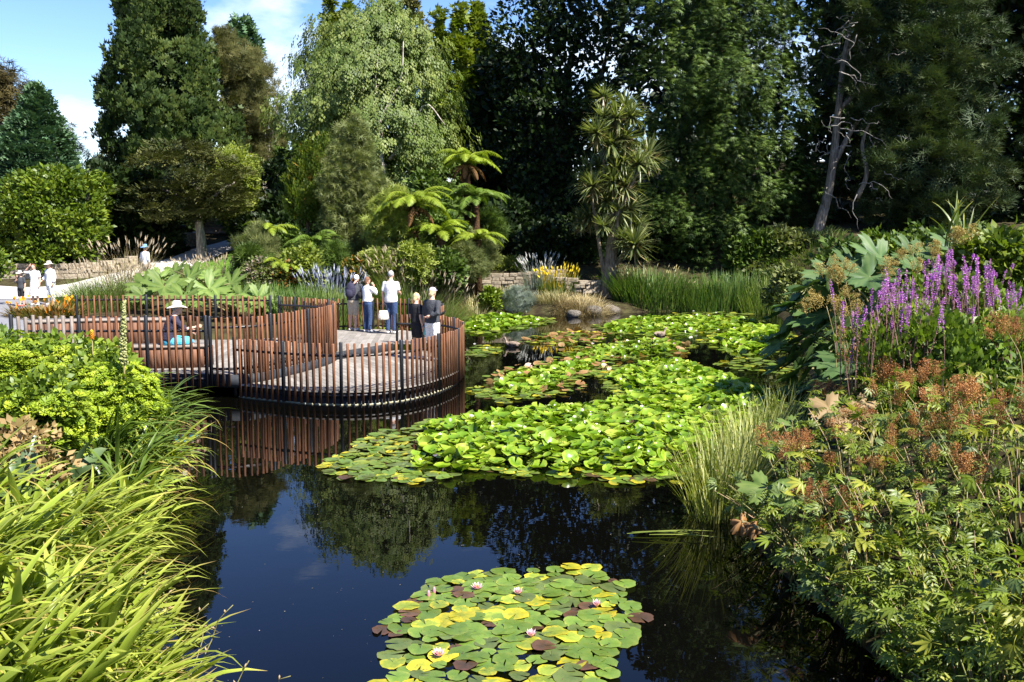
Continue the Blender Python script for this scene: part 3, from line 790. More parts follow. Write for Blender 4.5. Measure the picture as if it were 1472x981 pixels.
for i, (px, py, D, rx, ry, n, h) in enumerate(((430, 428, 32, 1.5, .9, 900, 1.2), (390, 420, 34, 1.5, .8, 700, 1.1), (480, 424, 33.5, 1.0, .8, 600, 1.0))):
    tuft('iris_bed', ('dense upright green iris leaves behind the curved fence end', 'green iris leaves beside the great lobed leaves', 'iris leaves below the blue flower spikes')[i], *gp(px, py, D), rx, n, h, .028, (L_reed, L_reed, L_grass)[i], 20 + i, (.02, .3), (.05, .5), ry=ry, cat='plant')
tuft('reed_bed', 'dense clump of arching green reeds at the water beside the cabbage tree', *gp(932, 445, 40.6), 1.55, 1100, 1.55, .035, L_reed, 30, (.02, .45), (.1, .9), ry=.8, cat='reeds', heads=(60, .2, .95, .05, L_straw, 'seed_heads'))
tuft('reed_bed', 'long row of upright green reeds below the yew', atd(1040, 440, 40.4).x, 40.4, 2.2, 1500, 1.3, .03, L_reed, 31, (.02, .25), (.05, .5), ry=.9, cat='reeds')
tuft('reed_bed', 'bright upright reeds below the leaning trunk', atd(1110, 430, 39.6).x, 39.4, 1.3, 700, 1.3, .03, L_grass, 32, (.02, .3), (.05, .5), ry=.6, cat='reeds')
tuft('tussock_grass', 'round straw-brown tussock at the foot of the cabbage tree', *gp(838, 452, 38.6), 1.1, 1700, .75, .016, L_tus, 33, (.2, 1.1), (.5, 1.6), ry=.7)
tuft('tussock_grass', 'small grey-green tussock beside the round brown one', *gp(745, 445, 39.6), .7, 600, .7, .016, L_silver, 34, (.1, .9), (.4, 1.3), ry=.5)
tuft('tussock_grass', 'pale straw tussock before the stone wall', *gp(722, 438, 40.4), .75, 600, .8, .016, L_straw, 35, (.1, .9), (.4, 1.3), ry=.5)
tuft('tussock_grass', 'pale tufted grass below the yellow flowers', *gp(795, 446, 39.6), .7, 500, .7, .016, L_straw, 36, (.1, .9), (.4, 1.3), ry=.5)
tuft('tussock_grass', 'dull green tufted grass on the mound below the leaning trunk', atd(1172, 385, 41).x, 42, 1.6, 700, .55, .02, L_grass, 37, (.1, .9), (.4, 1.3), ry=.9)
shrub('low_shrub', 'low dark-leaved shrub between the straw grasses', [(416, 696, 712), (428, 690, 720), (444, 690, 718)], 39.2, L_camel, sh(50, .25, 36, LEAF, .14), 38)
shrub('silver_shrub', 'grey-green rounded plant at the pond edge', [(416, 728, 756), (430, 718, 768), (448, 718, 766)], 39.6, L_silver, sh(60, .25, 40, NEEDLE, .16, 'up'), 39)

# flowering perennials far across the pond
L_yflower = leafmat('petal_yellow', [(.45, .30, .01), (.7, .52, .02), (.85, .66, .05)], .6, .25, tint=(1, 1, .6))
L_oflower = leafmat('petal_orange', [(.5, .16, .01), (.75, .32, .02), (.8, .45, .04)], .6, .25, tint=(1, .9, .6))
L_bflower = leafmat('petal_blue', [(.20, .22, .34), (.34, .36, .46), (.5, .52, .6)], .7, .25, tint=(1, 1, 1.1))
L_wflower = leafmat('petal_white', [(.45, .45, .38), (.62, .62, .55), (.75, .75, .70)], .7, .25, tint=(1, 1, 1))
tuft('yellow_flowers', 'clump of bright yellow flower spikes before the wall', *gp(803, 438, 41), .85, 320, .75, .03, L_grass, 40, (.05, .5), (.1, .7), heads=(80, .2, 1.25, .08, L_yflower, 'flowers'), cat='flowers', ry=.5)
tuft('white_spikes', 'tall pale flower spikes beside the yellow flowers', *gp(777, 430, 41.6), .7, 260, .9, .03, L_silver, 41, (.05, .4), (.1, .5), heads=(40, .3, 1.3, .045, L_wflower, 'flowers'), cat='flowers', ry=.5)
tuft('blue_spikes', 'haze of tall pale blue flower spikes behind the iris leaves', *gp(478, 410, 35.5), 1.1, 600, 1.1, .028, L_grass, 42, (.05, .5), (.1, .6), heads=(75, .32, 1.3, .045, L_bflower, 'flowers'), cat='flowers', ry=.8)
tuft('orange_flowers', 'clump of orange daisies with coppery leaves beside the path', *gp(66, 455, 30.5), 1.15, 420, .6, .07, leafmat('copper_leaf', [(.07, .08, .015), (.14, .12, .03), (.26, .12, .04)], .5, .3), 43, (.1, .8), (.3, 1.1), heads=(26, .11, 1.15, .16, L_oflower, 'flowers'), cat='flowers', ry=.7)
shrub('orange_shrub', 'small shrub with orange-red leaf tips beside the visitors', [(374, 503, 522), (386, 496, 530), (404, 494, 528)], 36.5, leafmat('leaf_orange', [(.05, .08, .012), (.10, .12, .02), (.40, .13, .02)], .5, .3), sh(60, .25, 36, LEAF, .14), 44)
shrub('orange_shrub', 'small red-flowered shrub under the bright ferns', [(382, 395, 420), (394, 388, 428), (408, 390, 424)], 36.8, leafmat('leaf_red', [(.05, .08, .012), (.09, .11, .02), (.36, .08, .02)], .5, .3), sh(60, .25, 36, LEAF, .14), 45)
shrub('pink_haze', 'low pink-tinged flowering plants beside the lawn', [(375, 362, 386), (388, 350, 398), (404, 352, 396)], 36.6, leafmat('leaf_pinkish', [(.06, .09, .02), (.12, .15, .04), (.36, .24, .26)], .6, .3), sh(60, .25, 36, LEAF, .13), 46)

# ---------------------------------------------------------------- cabbage tree
def head_mesh(rg, mat, n=130):
    az = rg.uniform(0, 6.28, n); el = rg.uniform(-.7, 1.35, n)
    V, T, v = blades(np.zeros((n, 3)), az, np.pi / 2 - el, rg.uniform(.05, .7, n), rg.uniform(.75, 1.05, n), np.full(n, .075), 4, rg)
    mb = MB().add(V, T, v)
    return mb.mesh('leaf_head', mat)
L_cord = leafmat('leaf_cabbage', [(.045, .065, .02), (.12, .15, .045), (.26, .27, .11)], .42, .3, .5)
rg = np.random.default_rng(11)
HEADS = [head_mesh(rg, L_cord) for _ in range(3)]
DH = head_mesh(rg, L_tus, 40)
cD = 41.2
cb = atd(876, 430, cD)
ct = thing('cabbage_tree', 'tall branching cabbage tree with spiky leaf heads at the far shore', 'tree', (cb.x, cD, hz(cb.x, cD)))
cz = hz(cb.x, cD)
tb = [([(cb.x, cD, cz - .2)] + bt(cD, (876, 400), (880, 350), (884, 310), (886, 260)), [.5, .3, .24, .2, .12]),
      (bt(cD, (872, 412), (866, 380), (858, 330), (852, 290)), [.12, .09, .08, .07]),
      (bt(cD, (884, 330), (890, 270), (896, 210), (900, 160)), [.11, .08, .06, .04]),
      (bt(cD, (884, 300), (868, 240), (872, 180), (866, 140)), [.08, .07, .05, .03]),
      (bt(cD - .3, (882, 320), (902, 280), (920, 240)), [.1, .08, .05]), (bt(cD + .2, (888, 250), (924, 230), (928, 200)), [.07, .06, .04]),
      (bt(cD, (882, 390), (892, 370), (908, 350)), [.09, .08, .05])]
mb = MB()
for pts, rads in tb:
    C_ = spline(pts, 10)
    mb.add(*tube(C_, np.interp(np.linspace(0, 1, 10), np.linspace(0, 1, len(rads)), rads), 8))
wpart('trunk', mb.mesh('trunk', noisy('bark_cabbage', (.09, .065, .045), (.24, .19, .14), 6, .9, .8, 8, .1, (4, 4, .6)), True), ct)
for i, (px, py, s) in enumerate(((868, 140, .7), (900, 158, 1.0), (886, 170, .9), (908, 168, .8), (858, 192, .9), (878, 206, 1.1), (898, 200, .9), (845, 245, .85), (862, 240, .8), (886, 246, 1.0), (932, 224, 1.1), (918, 236, .9), (898, 268, 1.1),
                                 (840, 262, .9), (880, 262, .9), (905, 300, 1.1), (848, 312, 1.0), (872, 290, .9), (912, 352, 1.15), (895, 345, .8), (835, 318, .8), (868, 325, .7), (852, 268, .9), (866, 170, .8), (896, 232, .9), (890, 306, .9), (858, 286, .8), (916, 326, .8))):
    D = cD + rg.uniform(-.9, .7)
    p = atd(px, py, D) - ct.location
    s *= 1.08
    link('leaf_head', HEADS[i % 3], ct, Matrix.Translation(p) @ Matrix.Rotation(rg.uniform(0, 6.28), 4, 'Z') @ Matrix.Rotation(rg.uniform(-.4, .4), 4, 'X') @ Matrix.Scale(s, 4))
    if i % 2 == 0:
        link('dead_leaves', DH, ct, Matrix.Translation(p - Vector((0, 0, .25))) @ Matrix.Rotation(math.pi, 4, 'X') @ Matrix.Scale(s * .75, 4))

# ================================================================ paths, lawn, walls
def inside(poly, x, y):
    x = np.asarray(x, dtype=float); y = np.asarray(y, dtype=float)
    ins = np.zeros(x.shape, dtype=bool)
    A = np.asarray(poly); B = np.roll(A, -1, 0)
    for (ax, ay), (bx, by) in zip(A[:, :2], B[:, :2]):
        ins ^= ((ay > y) != (by > y)) & (x < (bx - ax) * (y - ay) / (by - ay + 1e-12) + ax)
    return ins
def strip(name, pts, hw, mat, dz, label, cat, n=60, m=9):
    C = spline(pts, n)
    d = nrm(np.gradient(C, axis=0)); s = np.stack([-d[:, 1], d[:, 0]], 1)
    hw = np.interp(np.linspace(0, 1, n), np.linspace(0, 1, len(hw)), hw)
    u = np.linspace(-1, 1, m)
    XY = C[:, None] + s[:, None] * (hw[:, None] * u[None])[..., None]
    XY = XY.reshape(-1, 2)
    Z = hf(XY[:, 0], XY[:, 1]) + dz
    i = np.arange(n * m).reshape(n, m)
    T = np.stack([i[:-1, :-1], i[:-1, 1:], i[1:, 1:], i[1:, :-1]], -1).reshape(-1, 4)
    o = link(name, mesh_np(name, np.column_stack([XY, Z]), T, None, mat, True))
    return tag(o, label, cat, kind='structure')
M_asph = noisy('asphalt', (.14, .14, .15), (.19, .19, .2), 14, .95, .3, 8, .2)
M_pave = noisy('pale_paving', (.40, .37, .33), (.52, .49, .44), 5, .9, .2, 8, .2)
M_lawn = noisy('lawn', (.05, .11, .012), (.10, .17, .025), 5, .9, .4, 8, .1)
strip('path', [(-11.2, 21.5), (-13.6, 24), (-16.5, 29), (-19.2, 33.5), (-24, 37), (-34, 39)], [1.6, 2.2, 2.6, 2.6, 2.4, 2.4], M_asph, .05, 'grey asphalt path running past the deck entrance', 'path')
strip('pavement', [(-36, 42), (-24, 38.9), (-19, 38.6), (-17.0, 40.6), (-15.6, 44), (-14.9, 48), (-13.6, 52), (-12.6, 54)], [1.9, 1.7, 1.3, 1.2, 1.1, 1.0, .9, .9], M_pave, .07, 'pale paved walk climbing past the lawn', 'path')
lawn = strip('lawn', [(-14.2, 42), (-11.5, 44.6), (-8.0, 46.4)], [1.9, 3.0, 2.2], M_lawn, .06, 'bright mown lawn under the layered tree', 'lawn')
rg = np.random.default_rng(2)
n = 9000
lx = rg.uniform(-15.6, -7, n); ly = rg.uniform(39.5, 49, n)
k = np.abs((ly - 42) - (lx + 14.2) * .75) < 2.6
lx, ly = lx[k], ly[k]; n = len(lx)
V, T, v = blades(np.stack([lx, ly, hf(lx, ly) + .05], 1), rg.uniform(0, 6.28, n), rg.uniform(0, .7, n), rg.uniform(0, .8, n), rg.uniform(.05, .1, n), np.full(n, .03), 1, rg)
tag(link('lawn_grass', mesh_np('lawn_grass', V, T, v, L_grass)), 'short mown grass blades of the lawn', 'grass', kind='stuff')

M_stone = noisy('sandstone', (.17, .135, .095), (.34, .285, .21), 3.5, .9, .6, 8, .2, objrand=.22, c3=(.34, .31, .27))
stone_meshes = []
def stone_mesh(rg):
    V, T = box(-.5, .5, -.5, .5, -.5, .5)
    # bevelled block with uneven faces
    V2, T2 = [], []
    c = .06
    import itertools
    bm_v = []
    for sx, sy, sz in itertools.product((-1, 1), repeat=3):
        for ax in range(3):
            p = np.array([sx * .5, sy * .5, sz * .5]) - np.array([sx * c, sy * c, sz * c]) * (np.arange(3) != ax)
            bm_v.append(p + rg.normal(0, .012, 3))
    import bmesh
    bm = bmesh.new()
    for p in bm_v: bm.verts.new(p)
    bmesh.ops.convex_hull(bm, input=list(bm.verts))
    me = bpy.data.meshes.new('stone'); bm.to_mesh(me); bm.free()
    me.materials.append(M_stone)
    return me
rg = np.random.default_rng(4)
STONES = [stone_mesh(rg) for _ in range(5)]
def stone_wall(label, pts, courses, hgt, depth, seed, avg=.55, base=None, group=None, stepw=None):
    rg = np.random.default_rng(seed)
    C = spline(pts, .1)
    L = np.r_[0, np.cumsum(np.linalg.norm(np.diff(C, axis=0), axis=1))]
    p0 = C[len(C) // 2]
    z0 = hz(p0[0], p0[1]) if base is None else base
    th = thing('stone_wall', label, 'wall', (p0[0], p0[1], z0), group)
    ch = hgt / courses
    for c in range(courses):
        s = -rg.uniform(0, avg * .5)
        while s < L[-1] - .1:
            l = avg * rg.uniform(.6, 1.5)
            a, b_ = max(s, 0), min(s + l, L[-1])
            if b_ - a > .12:
                m = (a + b_) / 2
                x, y = np.interp(m, L, C[:, 0]), np.interp(m, L, C[:, 1])
                x1, y1 = np.interp(a, L, C[:, 0]), np.interp(a, L, C[:, 1]); x2, y2 = np.interp(b_, L, C[:, 0]), np.interp(b_, L, C[:, 1])
                z = (hz(x, y) if base is None else base) - .06 + ch * (c + .5)
                M = Matrix.Translation((x - p0[0] + rg.normal(0, .012), y - p0[1] + rg.normal(0, .02), z - z0)) @ Matrix.Rotation(math.atan2(y2 - y1, x2 - x1), 4, 'Z') @ Matrix.Diagonal((b_ - a - .012, depth * rg.uniform(.92, 1.06), ch - .012, 1))
                link('stone', STONES[rg.integers(5)], th, M)
            s += l
    return th
stone_wall('sandstone wall holding the glossy hedge above the paved walk', [(-24.5, 41.2), (-21, 41.0), (-18.2, 41.4), (-17.0, 42.6)], 3, .68, .4, 1)
stone_wall('low sandstone wall across the pond between the straw grasses', [(-2.4, 41.9), (0, 41.8), (2.4, 41.6)], 4, .62, .4, 2, .42)
stone_wall('sandstone wall end behind the yellow flowers', [(1.9, 41.2), (3.1, 41.0), (4.0, 41.4)], 3, .55, .4, 3, .42)
stone_wall('curved sandstone edging of the walk under the yew bush', [(-18.0, 45.6), (-17.2, 47.6), (-16.4, 49.6)], 2, .75, .35, 4, .5)
stone_wall('rough stone edging above the lawn', [(-12.6, 50.5), (-10.6, 50.2), (-8.4, 50.6)], 2, .55, .4, 5, .5)
stone_wall('pale flat rocks on the hillside above the ferns', [tuple(atd(372, 296, 57))[:2], tuple(atd(395, 292, 57))[:2], tuple(atd(415, 296, 57))[:2]], 2, .8, .8, 6, .9)
st = thing('garden_steps', 'flight of stone steps climbing behind the mottled trunk', 'steps', (-17.2, 54, hz(-17.2, 54)))
sx, sy = atd(313, 345, 53).x, 53.0
st.location = (sx, sy, hz(sx, sy))
for i in range(7):
    link('step', STONES[i % 5], st, Matrix.Translation((0, .36 * i, .07 + .15 * i)) @ Matrix.Diagonal((1.9, .55, .17, 1)))

# rounded shore rocks by the near left bank
def rock_mesh(rg):
    V, T = ell((0, 0, 0), (1, .8, .6), 14, 9)
    n_ = np.sin(V @ rg.normal(0, 2, (3, 3)) + rg.uniform(0, 6, 3)).sum(1)
    V = V * (1 + .09 * n_)[:, None]
    return mesh_np('rock', V, T, None, M_rock, True)
M_rock = noisy('shore_rock', (.05, .043, .033), (.16, .14, .115), 6, .9, .9, 9, .2)
ROCKS = [rock_mesh(rg) for _ in range(3)]
for i, (px, py, s, lab) in enumerate(((206, 694, .34, 'large grey-brown rock at the waterline under the strap leaves'), (168, 722, .28, 'second rounded rock at the waterline below the strap leaves'), (238, 672, .3, 'smaller rounded rock at the waterline below the strap leaves'), (150, 752, .24, 'dark wet rock beside the crocosmia leaves'))):
    p = onz(px, py, .1)
    o = link('shore_rock', ROCKS[i % 3], None, Matrix.Translation((p.x - .1, p.y, .08)) @ Matrix.Rotation(i * 1.3, 4, 'Z') @ Matrix.Scale(s, 4))
    tag(o, lab, 'rock')
for i, (px, py, s) in enumerate(((855, 452, .4), (825, 455, .35), (880, 450, .4), (700, 449, .3), (690, 447, .28), (715, 449, .3))):
    p = onz(px, py, .05)
    tag(link('shore_rock', ROCKS[i % 3], None, Matrix.Translation((p.x, p.y + .35, .12)) @ Matrix.Rotation(i * 2.1, 4, 'Z') @ Matrix.Scale(s, 4)), 'pale low rock along the far waterline', 'rock', 'rocks along the far waterline')

# far roof behind the cypress
M_roof = noisy('slate_roof', (.05, .055, .065), (.09, .095, .11), 20, .8, .2)
M_render = noisy('white_render', (.6, .6, .58), (.7, .7, .68), 4, .9, .1)
a = atd(166, 252, 75); zr = atd(180, 232, 75).z
hb = thing('far_house', 'dark slate gable roof of a house behind the hedge', 'house', (a.x + 1, 78, hz(a.x, 78)))
zw = a.z
V = np.array([(a.x - .1, 76, hb.location.z - .2), (a.x + 4, 76, hb.location.z - .2), (a.x + 4, 82, hb.location.z - .2), (a.x - .1, 82, hb.location.z - .2), (a.x - .1, 76, zw), (a.x + 4, 76, zw), (a.x + 4, 82, zw), (a.x - .1, 82, zw)])
wpart('wall', mesh_np('wall', V, BOXT, None, M_render), hb)
V = np.array([(a.x - .3, 75.7, zw), (a.x + 4.2, 75.7, zw), (a.x + 4.2, 82.3, zw), (a.x - .3, 82.3, zw), (a.x - .05, 79, zr + .9), (a.x + 4, 79, zr + .9), (a.x + 4, 79.05, zr + .9), (a.x - .05, 79.05, zr + .9)])
wpart('roof', mesh_np('roof', V, BOXT, None, M_roof), hb)
plant('far_tree', 'thin pale grey-green tree crown in the gap beside the cypress', 'tree', [(222, 140, 158), (235, 122, 168), (255, 112, 172), (285, 118, 170)], 66, L_olive, K(60, .8, 30, TWIG, .4, 'weep', inner=0, depth=.3), seed=140)

# lamp post by the birch
lp = atd(356, 226, 55)
lt = thing('lamp_post', 'slim dark lamp post with a round hood beside the pale stems', 'lamp', (lp.x, 55, hz(lp.x, 55)))
M_black = principled('black_steel', (.012, .012, .014), .45, .5)[0]
wpart('post', MB().add(*tube([(lp.x, 55, lt.location.z - .1), (lp.x, 55, lp.z - .15)], .05, 8)).mesh('post', M_black), lt)
wpart('lamp_shade', MB().add(*ell((lp.x, 55, lp.z), (.3, .3, .12))).mesh('lamp_shade', principled('lamp_hood', (.35, .36, .38), .4)[0], True), lt)
wpart('lamp_glass', MB().add(*ell((lp.x, 55, lp.z - .1), (.14, .14, .12))).mesh('lamp_glass', principled('lamp_glass', (.6, .6, .58), .2)[0], True), lt)

# ================================================================ timber deck
ZL, ZU = .30, .50
M_deck = noisy('deck_board', (.17, .152, .13), (.235, .215, .19), 2.2, .85, .3, 8, .25, (1, 1, 1), objrand=.2)
M_fascia = noisy('dark_fascia', (.012, .013, .016), (.03, .034, .04), 6, .7, .15)
M_algae = noisy('waterline', (.30, .28, .17), (.44, .42, .30), 9, .9, .2)
M_slat = noisy('hardwood_slat', (.115, .047, .022), (.21, .09, .042), 3, .6, .15, 6, .3, (6, 6, 1), objrand=.36, c3=(.26, .18, .13))
M_slat_grey = noisy('weathered_slat', (.14, .11, .09), (.24, .2, .17), 3, .75, .15, 6, .3, (6, 6, 1), objrand=.2)
M_panel = noisy('bench_board', (.12, .055, .032), (.21, .105, .062), 3, .7, .2, 6, .3, (8, 8, 1), objrand=.25)
M_cap = noisy('bench_cap', (.15, .12, .10), (.22, .19, .16), 4, .8, .2, 6, .3, (1, 6, 6), objrand=.12)

front = [(-5.86, 19.66), (-5.4, 19.42), (-4.83, 19.13), (-4.05, 18.82), (-3.33, 18.74), (-2.64, 18.92), (-2.0, 19.53), (-1.5, 20.56), (-1.2, 21.81), (-1.22, 23.1), (-1.55, 24.2), (-2.2, 24.95), (-3.1, 25.1)]
riser = [(-5.78, 19.62), (-5.46, 19.85), (-5.06, 20.62), (-4.74, 21.45), (-4.45, 22.4), (-4.4, 23.25)]
FRONT = spline(front, 90)
RISER = spline(riser, 30)
_fd = nrm(np.gradient(FRONT, axis=0)); FRONT_IN = FRONT + np.stack([-_fd[:, 1], _fd[:, 0]], 1) * .12
low_poly = np.vstack([FRONT, [(-3.2, 25.0), (-4.3, 23.4)], RISER[::-1]])
up_poly = np.vstack([[(-13.8, 21.2), (-11.4, 19.9), (-10.4, 19.75), (-8.2, 19.75), (-6.4, 19.72)], RISER, [(-3.15, 25.12), (-2.2, 25.0), (-1.75, 25.9), (-2.0, 27.0), (-2.9, 28.1), (-4.2, 28.5), (-5.4, 28.3), (-6.1, 27.3), (-6.6, 26.2), (-7.9, 25.8), (-11.6, 25.8), (-14.2, 25.8)]])

def clip_half(poly, n, c):
    out = []
    for i in range(len(poly)):
        a, b_ = poly[i], poly[(i + 1) % len(poly)]
        da, db = a @ n - c, b_ @ n - c
        if da <= 0: out.append(a)
        if (da < 0) != (db < 0) and abs(da - db) > 1e-9:
            out.append(a + (b_ - a) * (da / (da - db)))
    return np.array(out)
def planks(parent, poly, ang, w, z, th, mat):
    u = np.array([math.cos(ang), math.sin(ang)])     # across the boards
    pr = poly @ u
    k = math.floor(pr.min() / w)
    while k * w < pr.max():
        q = clip_half(poly, u, (k + 1) * w - .006)
        if len(q) > 2: q = clip_half(q, -u, -(k * w) - .0)
        k += 1
        if len(q) < 3 or np.ptp(q @ np.array([-u[1], u[0]])) < .05: continue
        keep = [0]
        for i in range(1, len(q)):
            if np.linalg.norm(q[i] - q[keep[-1]]) > 1e-3: keep.append(i)
        q = q[keep]
        m = len(q)
        V = [(*p, z) for p in q] + [(*p, z - th) for p in q]
        Fs = [tuple(range(m))] + [(i, i + m, (i + 1) % m + m, (i + 1) % m) for i in range(m)]
        area = .5 * np.sum(q[:, 0] * np.roll(q[:, 1], -1) - np.roll(q[:, 0], -1) * q[:, 1])
        if area < 0: Fs = [f[::-1] for f in Fs]
        me = bpy.data.meshes.new('plank'); me.from_pydata(V, [], Fs); me.materials.append(mat)
        wpart('plank', me, parent)
def wall_strip(pts, z0, z1, thick=.05, closed=False):
    P = np.asarray(pts, dtype=float)
    d = nrm(np.gradient(P, axis=0)); s = np.stack([-d[:, 1], d[:, 0]], 1) * thick / 2
    m = len(P)
    V = np.vstack([np.column_stack([P - s, np.full(m, z0)]), np.column_stack([P + s, np.full(m, z0)]), np.column_stack([P - s, np.full(m, z1)]), np.column_stack([P + s, np.full(m, z1)])])
    T = []
    for i in range(m - 1):
        for a, b_ in ((0, 2 * m), (2 * m, 3 * m), (3 * m, m), (m, 0)):
            T += [(a + i, a + i + 1, b_ + i + 1), (a + i, b_ + i + 1, b_ + i)]
    T += [(0, 2 * m, 3 * m), (0, 3 * m, m), (m - 1, 2 * m - 1, 4 * m - 1), (m - 1, 4 * m - 1, 3 * m - 1)]
    return V, np.array(T)

dl = thing('round_deck', 'round lower timber viewing platform set in the pond', 'deck', (-3.5, 21.8, 0))
planks(dl, low_poly, R(28), .14, ZL, .035, M_deck)
wpart('fascia', MB().add(*wall_strip(FRONT_IN, -.35, ZL - .004, .05)).mesh('fascia', M_fascia), dl)
wpart('waterline_band', MB().add(*wall_strip(FRONT_IN, -.05, .02, .10)).mesh('waterline_band', M_algae), dl)
du = thing('upper_deck', 'grey upper timber deck curving between its fences', 'deck', (-8, 23, 0))
planks(du, up_poly, R(4), .145, ZU, .035, M_deck)
NEAR = spline([(-10.5, 19.6), (-9.4, 19.62), (-8.2, 19.66), (-7, 19.66), (-6.3, 19.62)], 40)
wpart('fascia', MB().add(*wall_strip(np.vstack([NEAR + np.array([0, .1]), RISER]), .22, ZU - .004, .06)).add(*wall_strip(spline([(-4.4, 23.25), (-3.2, 25.05)], 8), .26, ZU - .004, .05)).mesh('fascia', M_fascia), du)
mb = MB()
for x_, y_ in ((-9.6, 20.2), (-7.4, 20.2), (-9.6, 24.8), (-7.2, 24.8), (-5.2, 24.6), (-4.6, 27.4), (-2.8, 27.2), (-6.0, 21.6)):
    mb.add(*tube([(x_, y_, -.8), (x_, y_, ZU - .04)], .09, 8))
wpart('pile', mb.mesh('pile', M_fascia), du)
mb = MB()
for x_, y_ in ((-3.4, 20), (-2.2, 21.5), (-4.3, 21.2), (-2.6, 23.6)):
    mb.add(*tube([(x_, y_, -.8), (x_, y_, ZL - .04)], .09, 8))
wpart('pile', mb.mesh('pile', M_fascia), dl)

def slat_mesh(h, w, d, mat, nm='slat'):
    c = .004
    V, T = box(-w / 2, w / 2, -d / 2, d / 2, 0, h)
    V[4:, :2] *= .86
    V2 = np.vstack([V[:4], np.column_stack([V[:4, :2], np.full(4, h - .012)]), V[4:]])
    F_ = []
    for b0 in (0, 4):
        for i in range(4):
            j = (i + 1) % 4
            F_ += [(b0 + i, b0 + j, b0 + 4 + j), (b0 + i, b0 + 4 + j, b0 + 4 + i)]
    F_ += [(0, 2, 1), (0, 3, 2), (8, 9, 10), (8, 10, 11)]
    return mesh_np(nm, V2, np.array(F_), None, mat)
def fence(label, pts, z0, z1, mat, sp=.15, rails=(), post_every=9, w=.042, d=.04, seed=0, jit=.008, rail_side=.035, grey=0):
    rg = np.random.default_rng(seed)
    C = spline(pts, float(sp))
    cen = C[len(C) // 2]
    th = thing('slat_fence', label, 'fence', (cen[0], cen[1], z0))
    me = slat_mesh(z1 - z0, w, d, mat)
    pm = slat_mesh(z1 - z0 + .02, .06, .055, M_black, 'post')
    mg = slat_mesh(z1 - z0, w * 1.25, d, M_slat_grey)
    dv = np.gradient(C, axis=0)
    for i, p in enumerate(C):
        a = math.atan2(dv[i, 1], dv[i, 0])
        post = i % post_every == 0 or i == len(C) - 1
        M = Matrix.Translation((p[0] - cen[0], p[1] - cen[1], rg.normal(0, jit))) @ Matrix.Rotation(a + rg.normal(0, .05), 4, 'Z') @ Matrix.Rotation(rg.normal(0, .006), 4, 'Y')
        link('post' if post else 'slat', pm if post else mg if i < grey else me, th, M)
    nv = np.stack([-dv[:, 1], dv[:, 0]], 1); nv = nrm(nv)
    for zr_ in rails:
        V, T = wall_strip(C + nv * rail_side, zr_ - .025, zr_ + .025, .02)
        wpart('rail', mesh_np('rail', V, T, None, M_black), th)
    return th
fence('curved hardwood slat fence standing in the water round the lower platform', np.vstack([front]), .03, 1.27, M_slat, .145, (1.02, .2), 9, seed=1, w=.048)
fence('reddish slat fence bending round the end of the upper deck', [(-6.35, 19.62), (-5.95, 19.6)] + riser[1:] + [(-4.5, 23.75), (-4.85, 24.4), (-5.5, 25.0), (-6.3, 25.4)], .26, 1.72, M_slat, .13, (1.5, .62), 11, seed=2)
fence('slat fence in front of the seated visitor with sunlit weathered ends', [(-10.5, 19.58), (-9.4, 19.6), (-8.2, 19.64), (-7, 19.64), (-6.45, 19.62)], .16, 1.74, M_slat, .155, (1.42, .4), 9, seed=3, w=.05, grey=10)
fence('low slat fence with broad black rail before the great leaves', [(-12.0, 25.8), (-10, 25.85), (-8, 25.8), (-6.6, 25.55)], .5, 1.72, M_slat, .16, (1.6, 1.12), 12, seed=4)
fence('dark slat fence the three standing visitors lean on', [(-6.0, 27.2), (-5.4, 28.2), (-4.3, 28.5), (-3.1, 28.1), (-2.2, 27.0), (-1.9, 25.9), (-1.95, 25.2)], .3, 1.45, M_slat, .15, (1.28, .6), 8, seed=5)

def bench(label, pts, z0, z1, dep, sp, seed):
    rg = np.random.default_rng(seed)
    C = spline(pts, float(sp))
    cen = C[len(C) // 2]
    th = thing('timber_bench', label, 'bench', (cen[0], cen[1], z0))
    me = slat_mesh(z1 - z0 - .05, sp - .014, .03, M_panel, 'board')
    dv = np.gradient(C, axis=0); nv = nrm(np.stack([-dv[:, 1], dv[:, 0]], 1))
    for sgn in (0, 1):
        for i, p in enumerate(C):
            q = p + nv[i] * dep * sgn
            link('board', me, th, Matrix.Translation((q[0] - cen[0], q[1] - cen[1], 0)) @ Matrix.Rotation(math.atan2(dv[i, 1], dv[i, 0]), 4, 'Z'))
    V, T = wall_strip(C + nv * dep * .5, z1 - .05, z1, dep + .08)
    wpart('seat', mesh_np('seat', V, T, None, M_cap), th)
    return th
bench('long boarded timber bench the hatted visitor sits on', [(-9.9, 20.35), (-8.8, 20.4), (-7.6, 20.5), (-6.75, 20.65)], ZU + .004, 1.0, .42, .15, 1)
bench('boarded timber bench along the far side of the upper deck', [(-12.4, 23.9), (-11.2, 24.3), (-10.0, 24.5), (-9.0, 24.55)], ZU + .004, 1.2, .5, .15, 2)

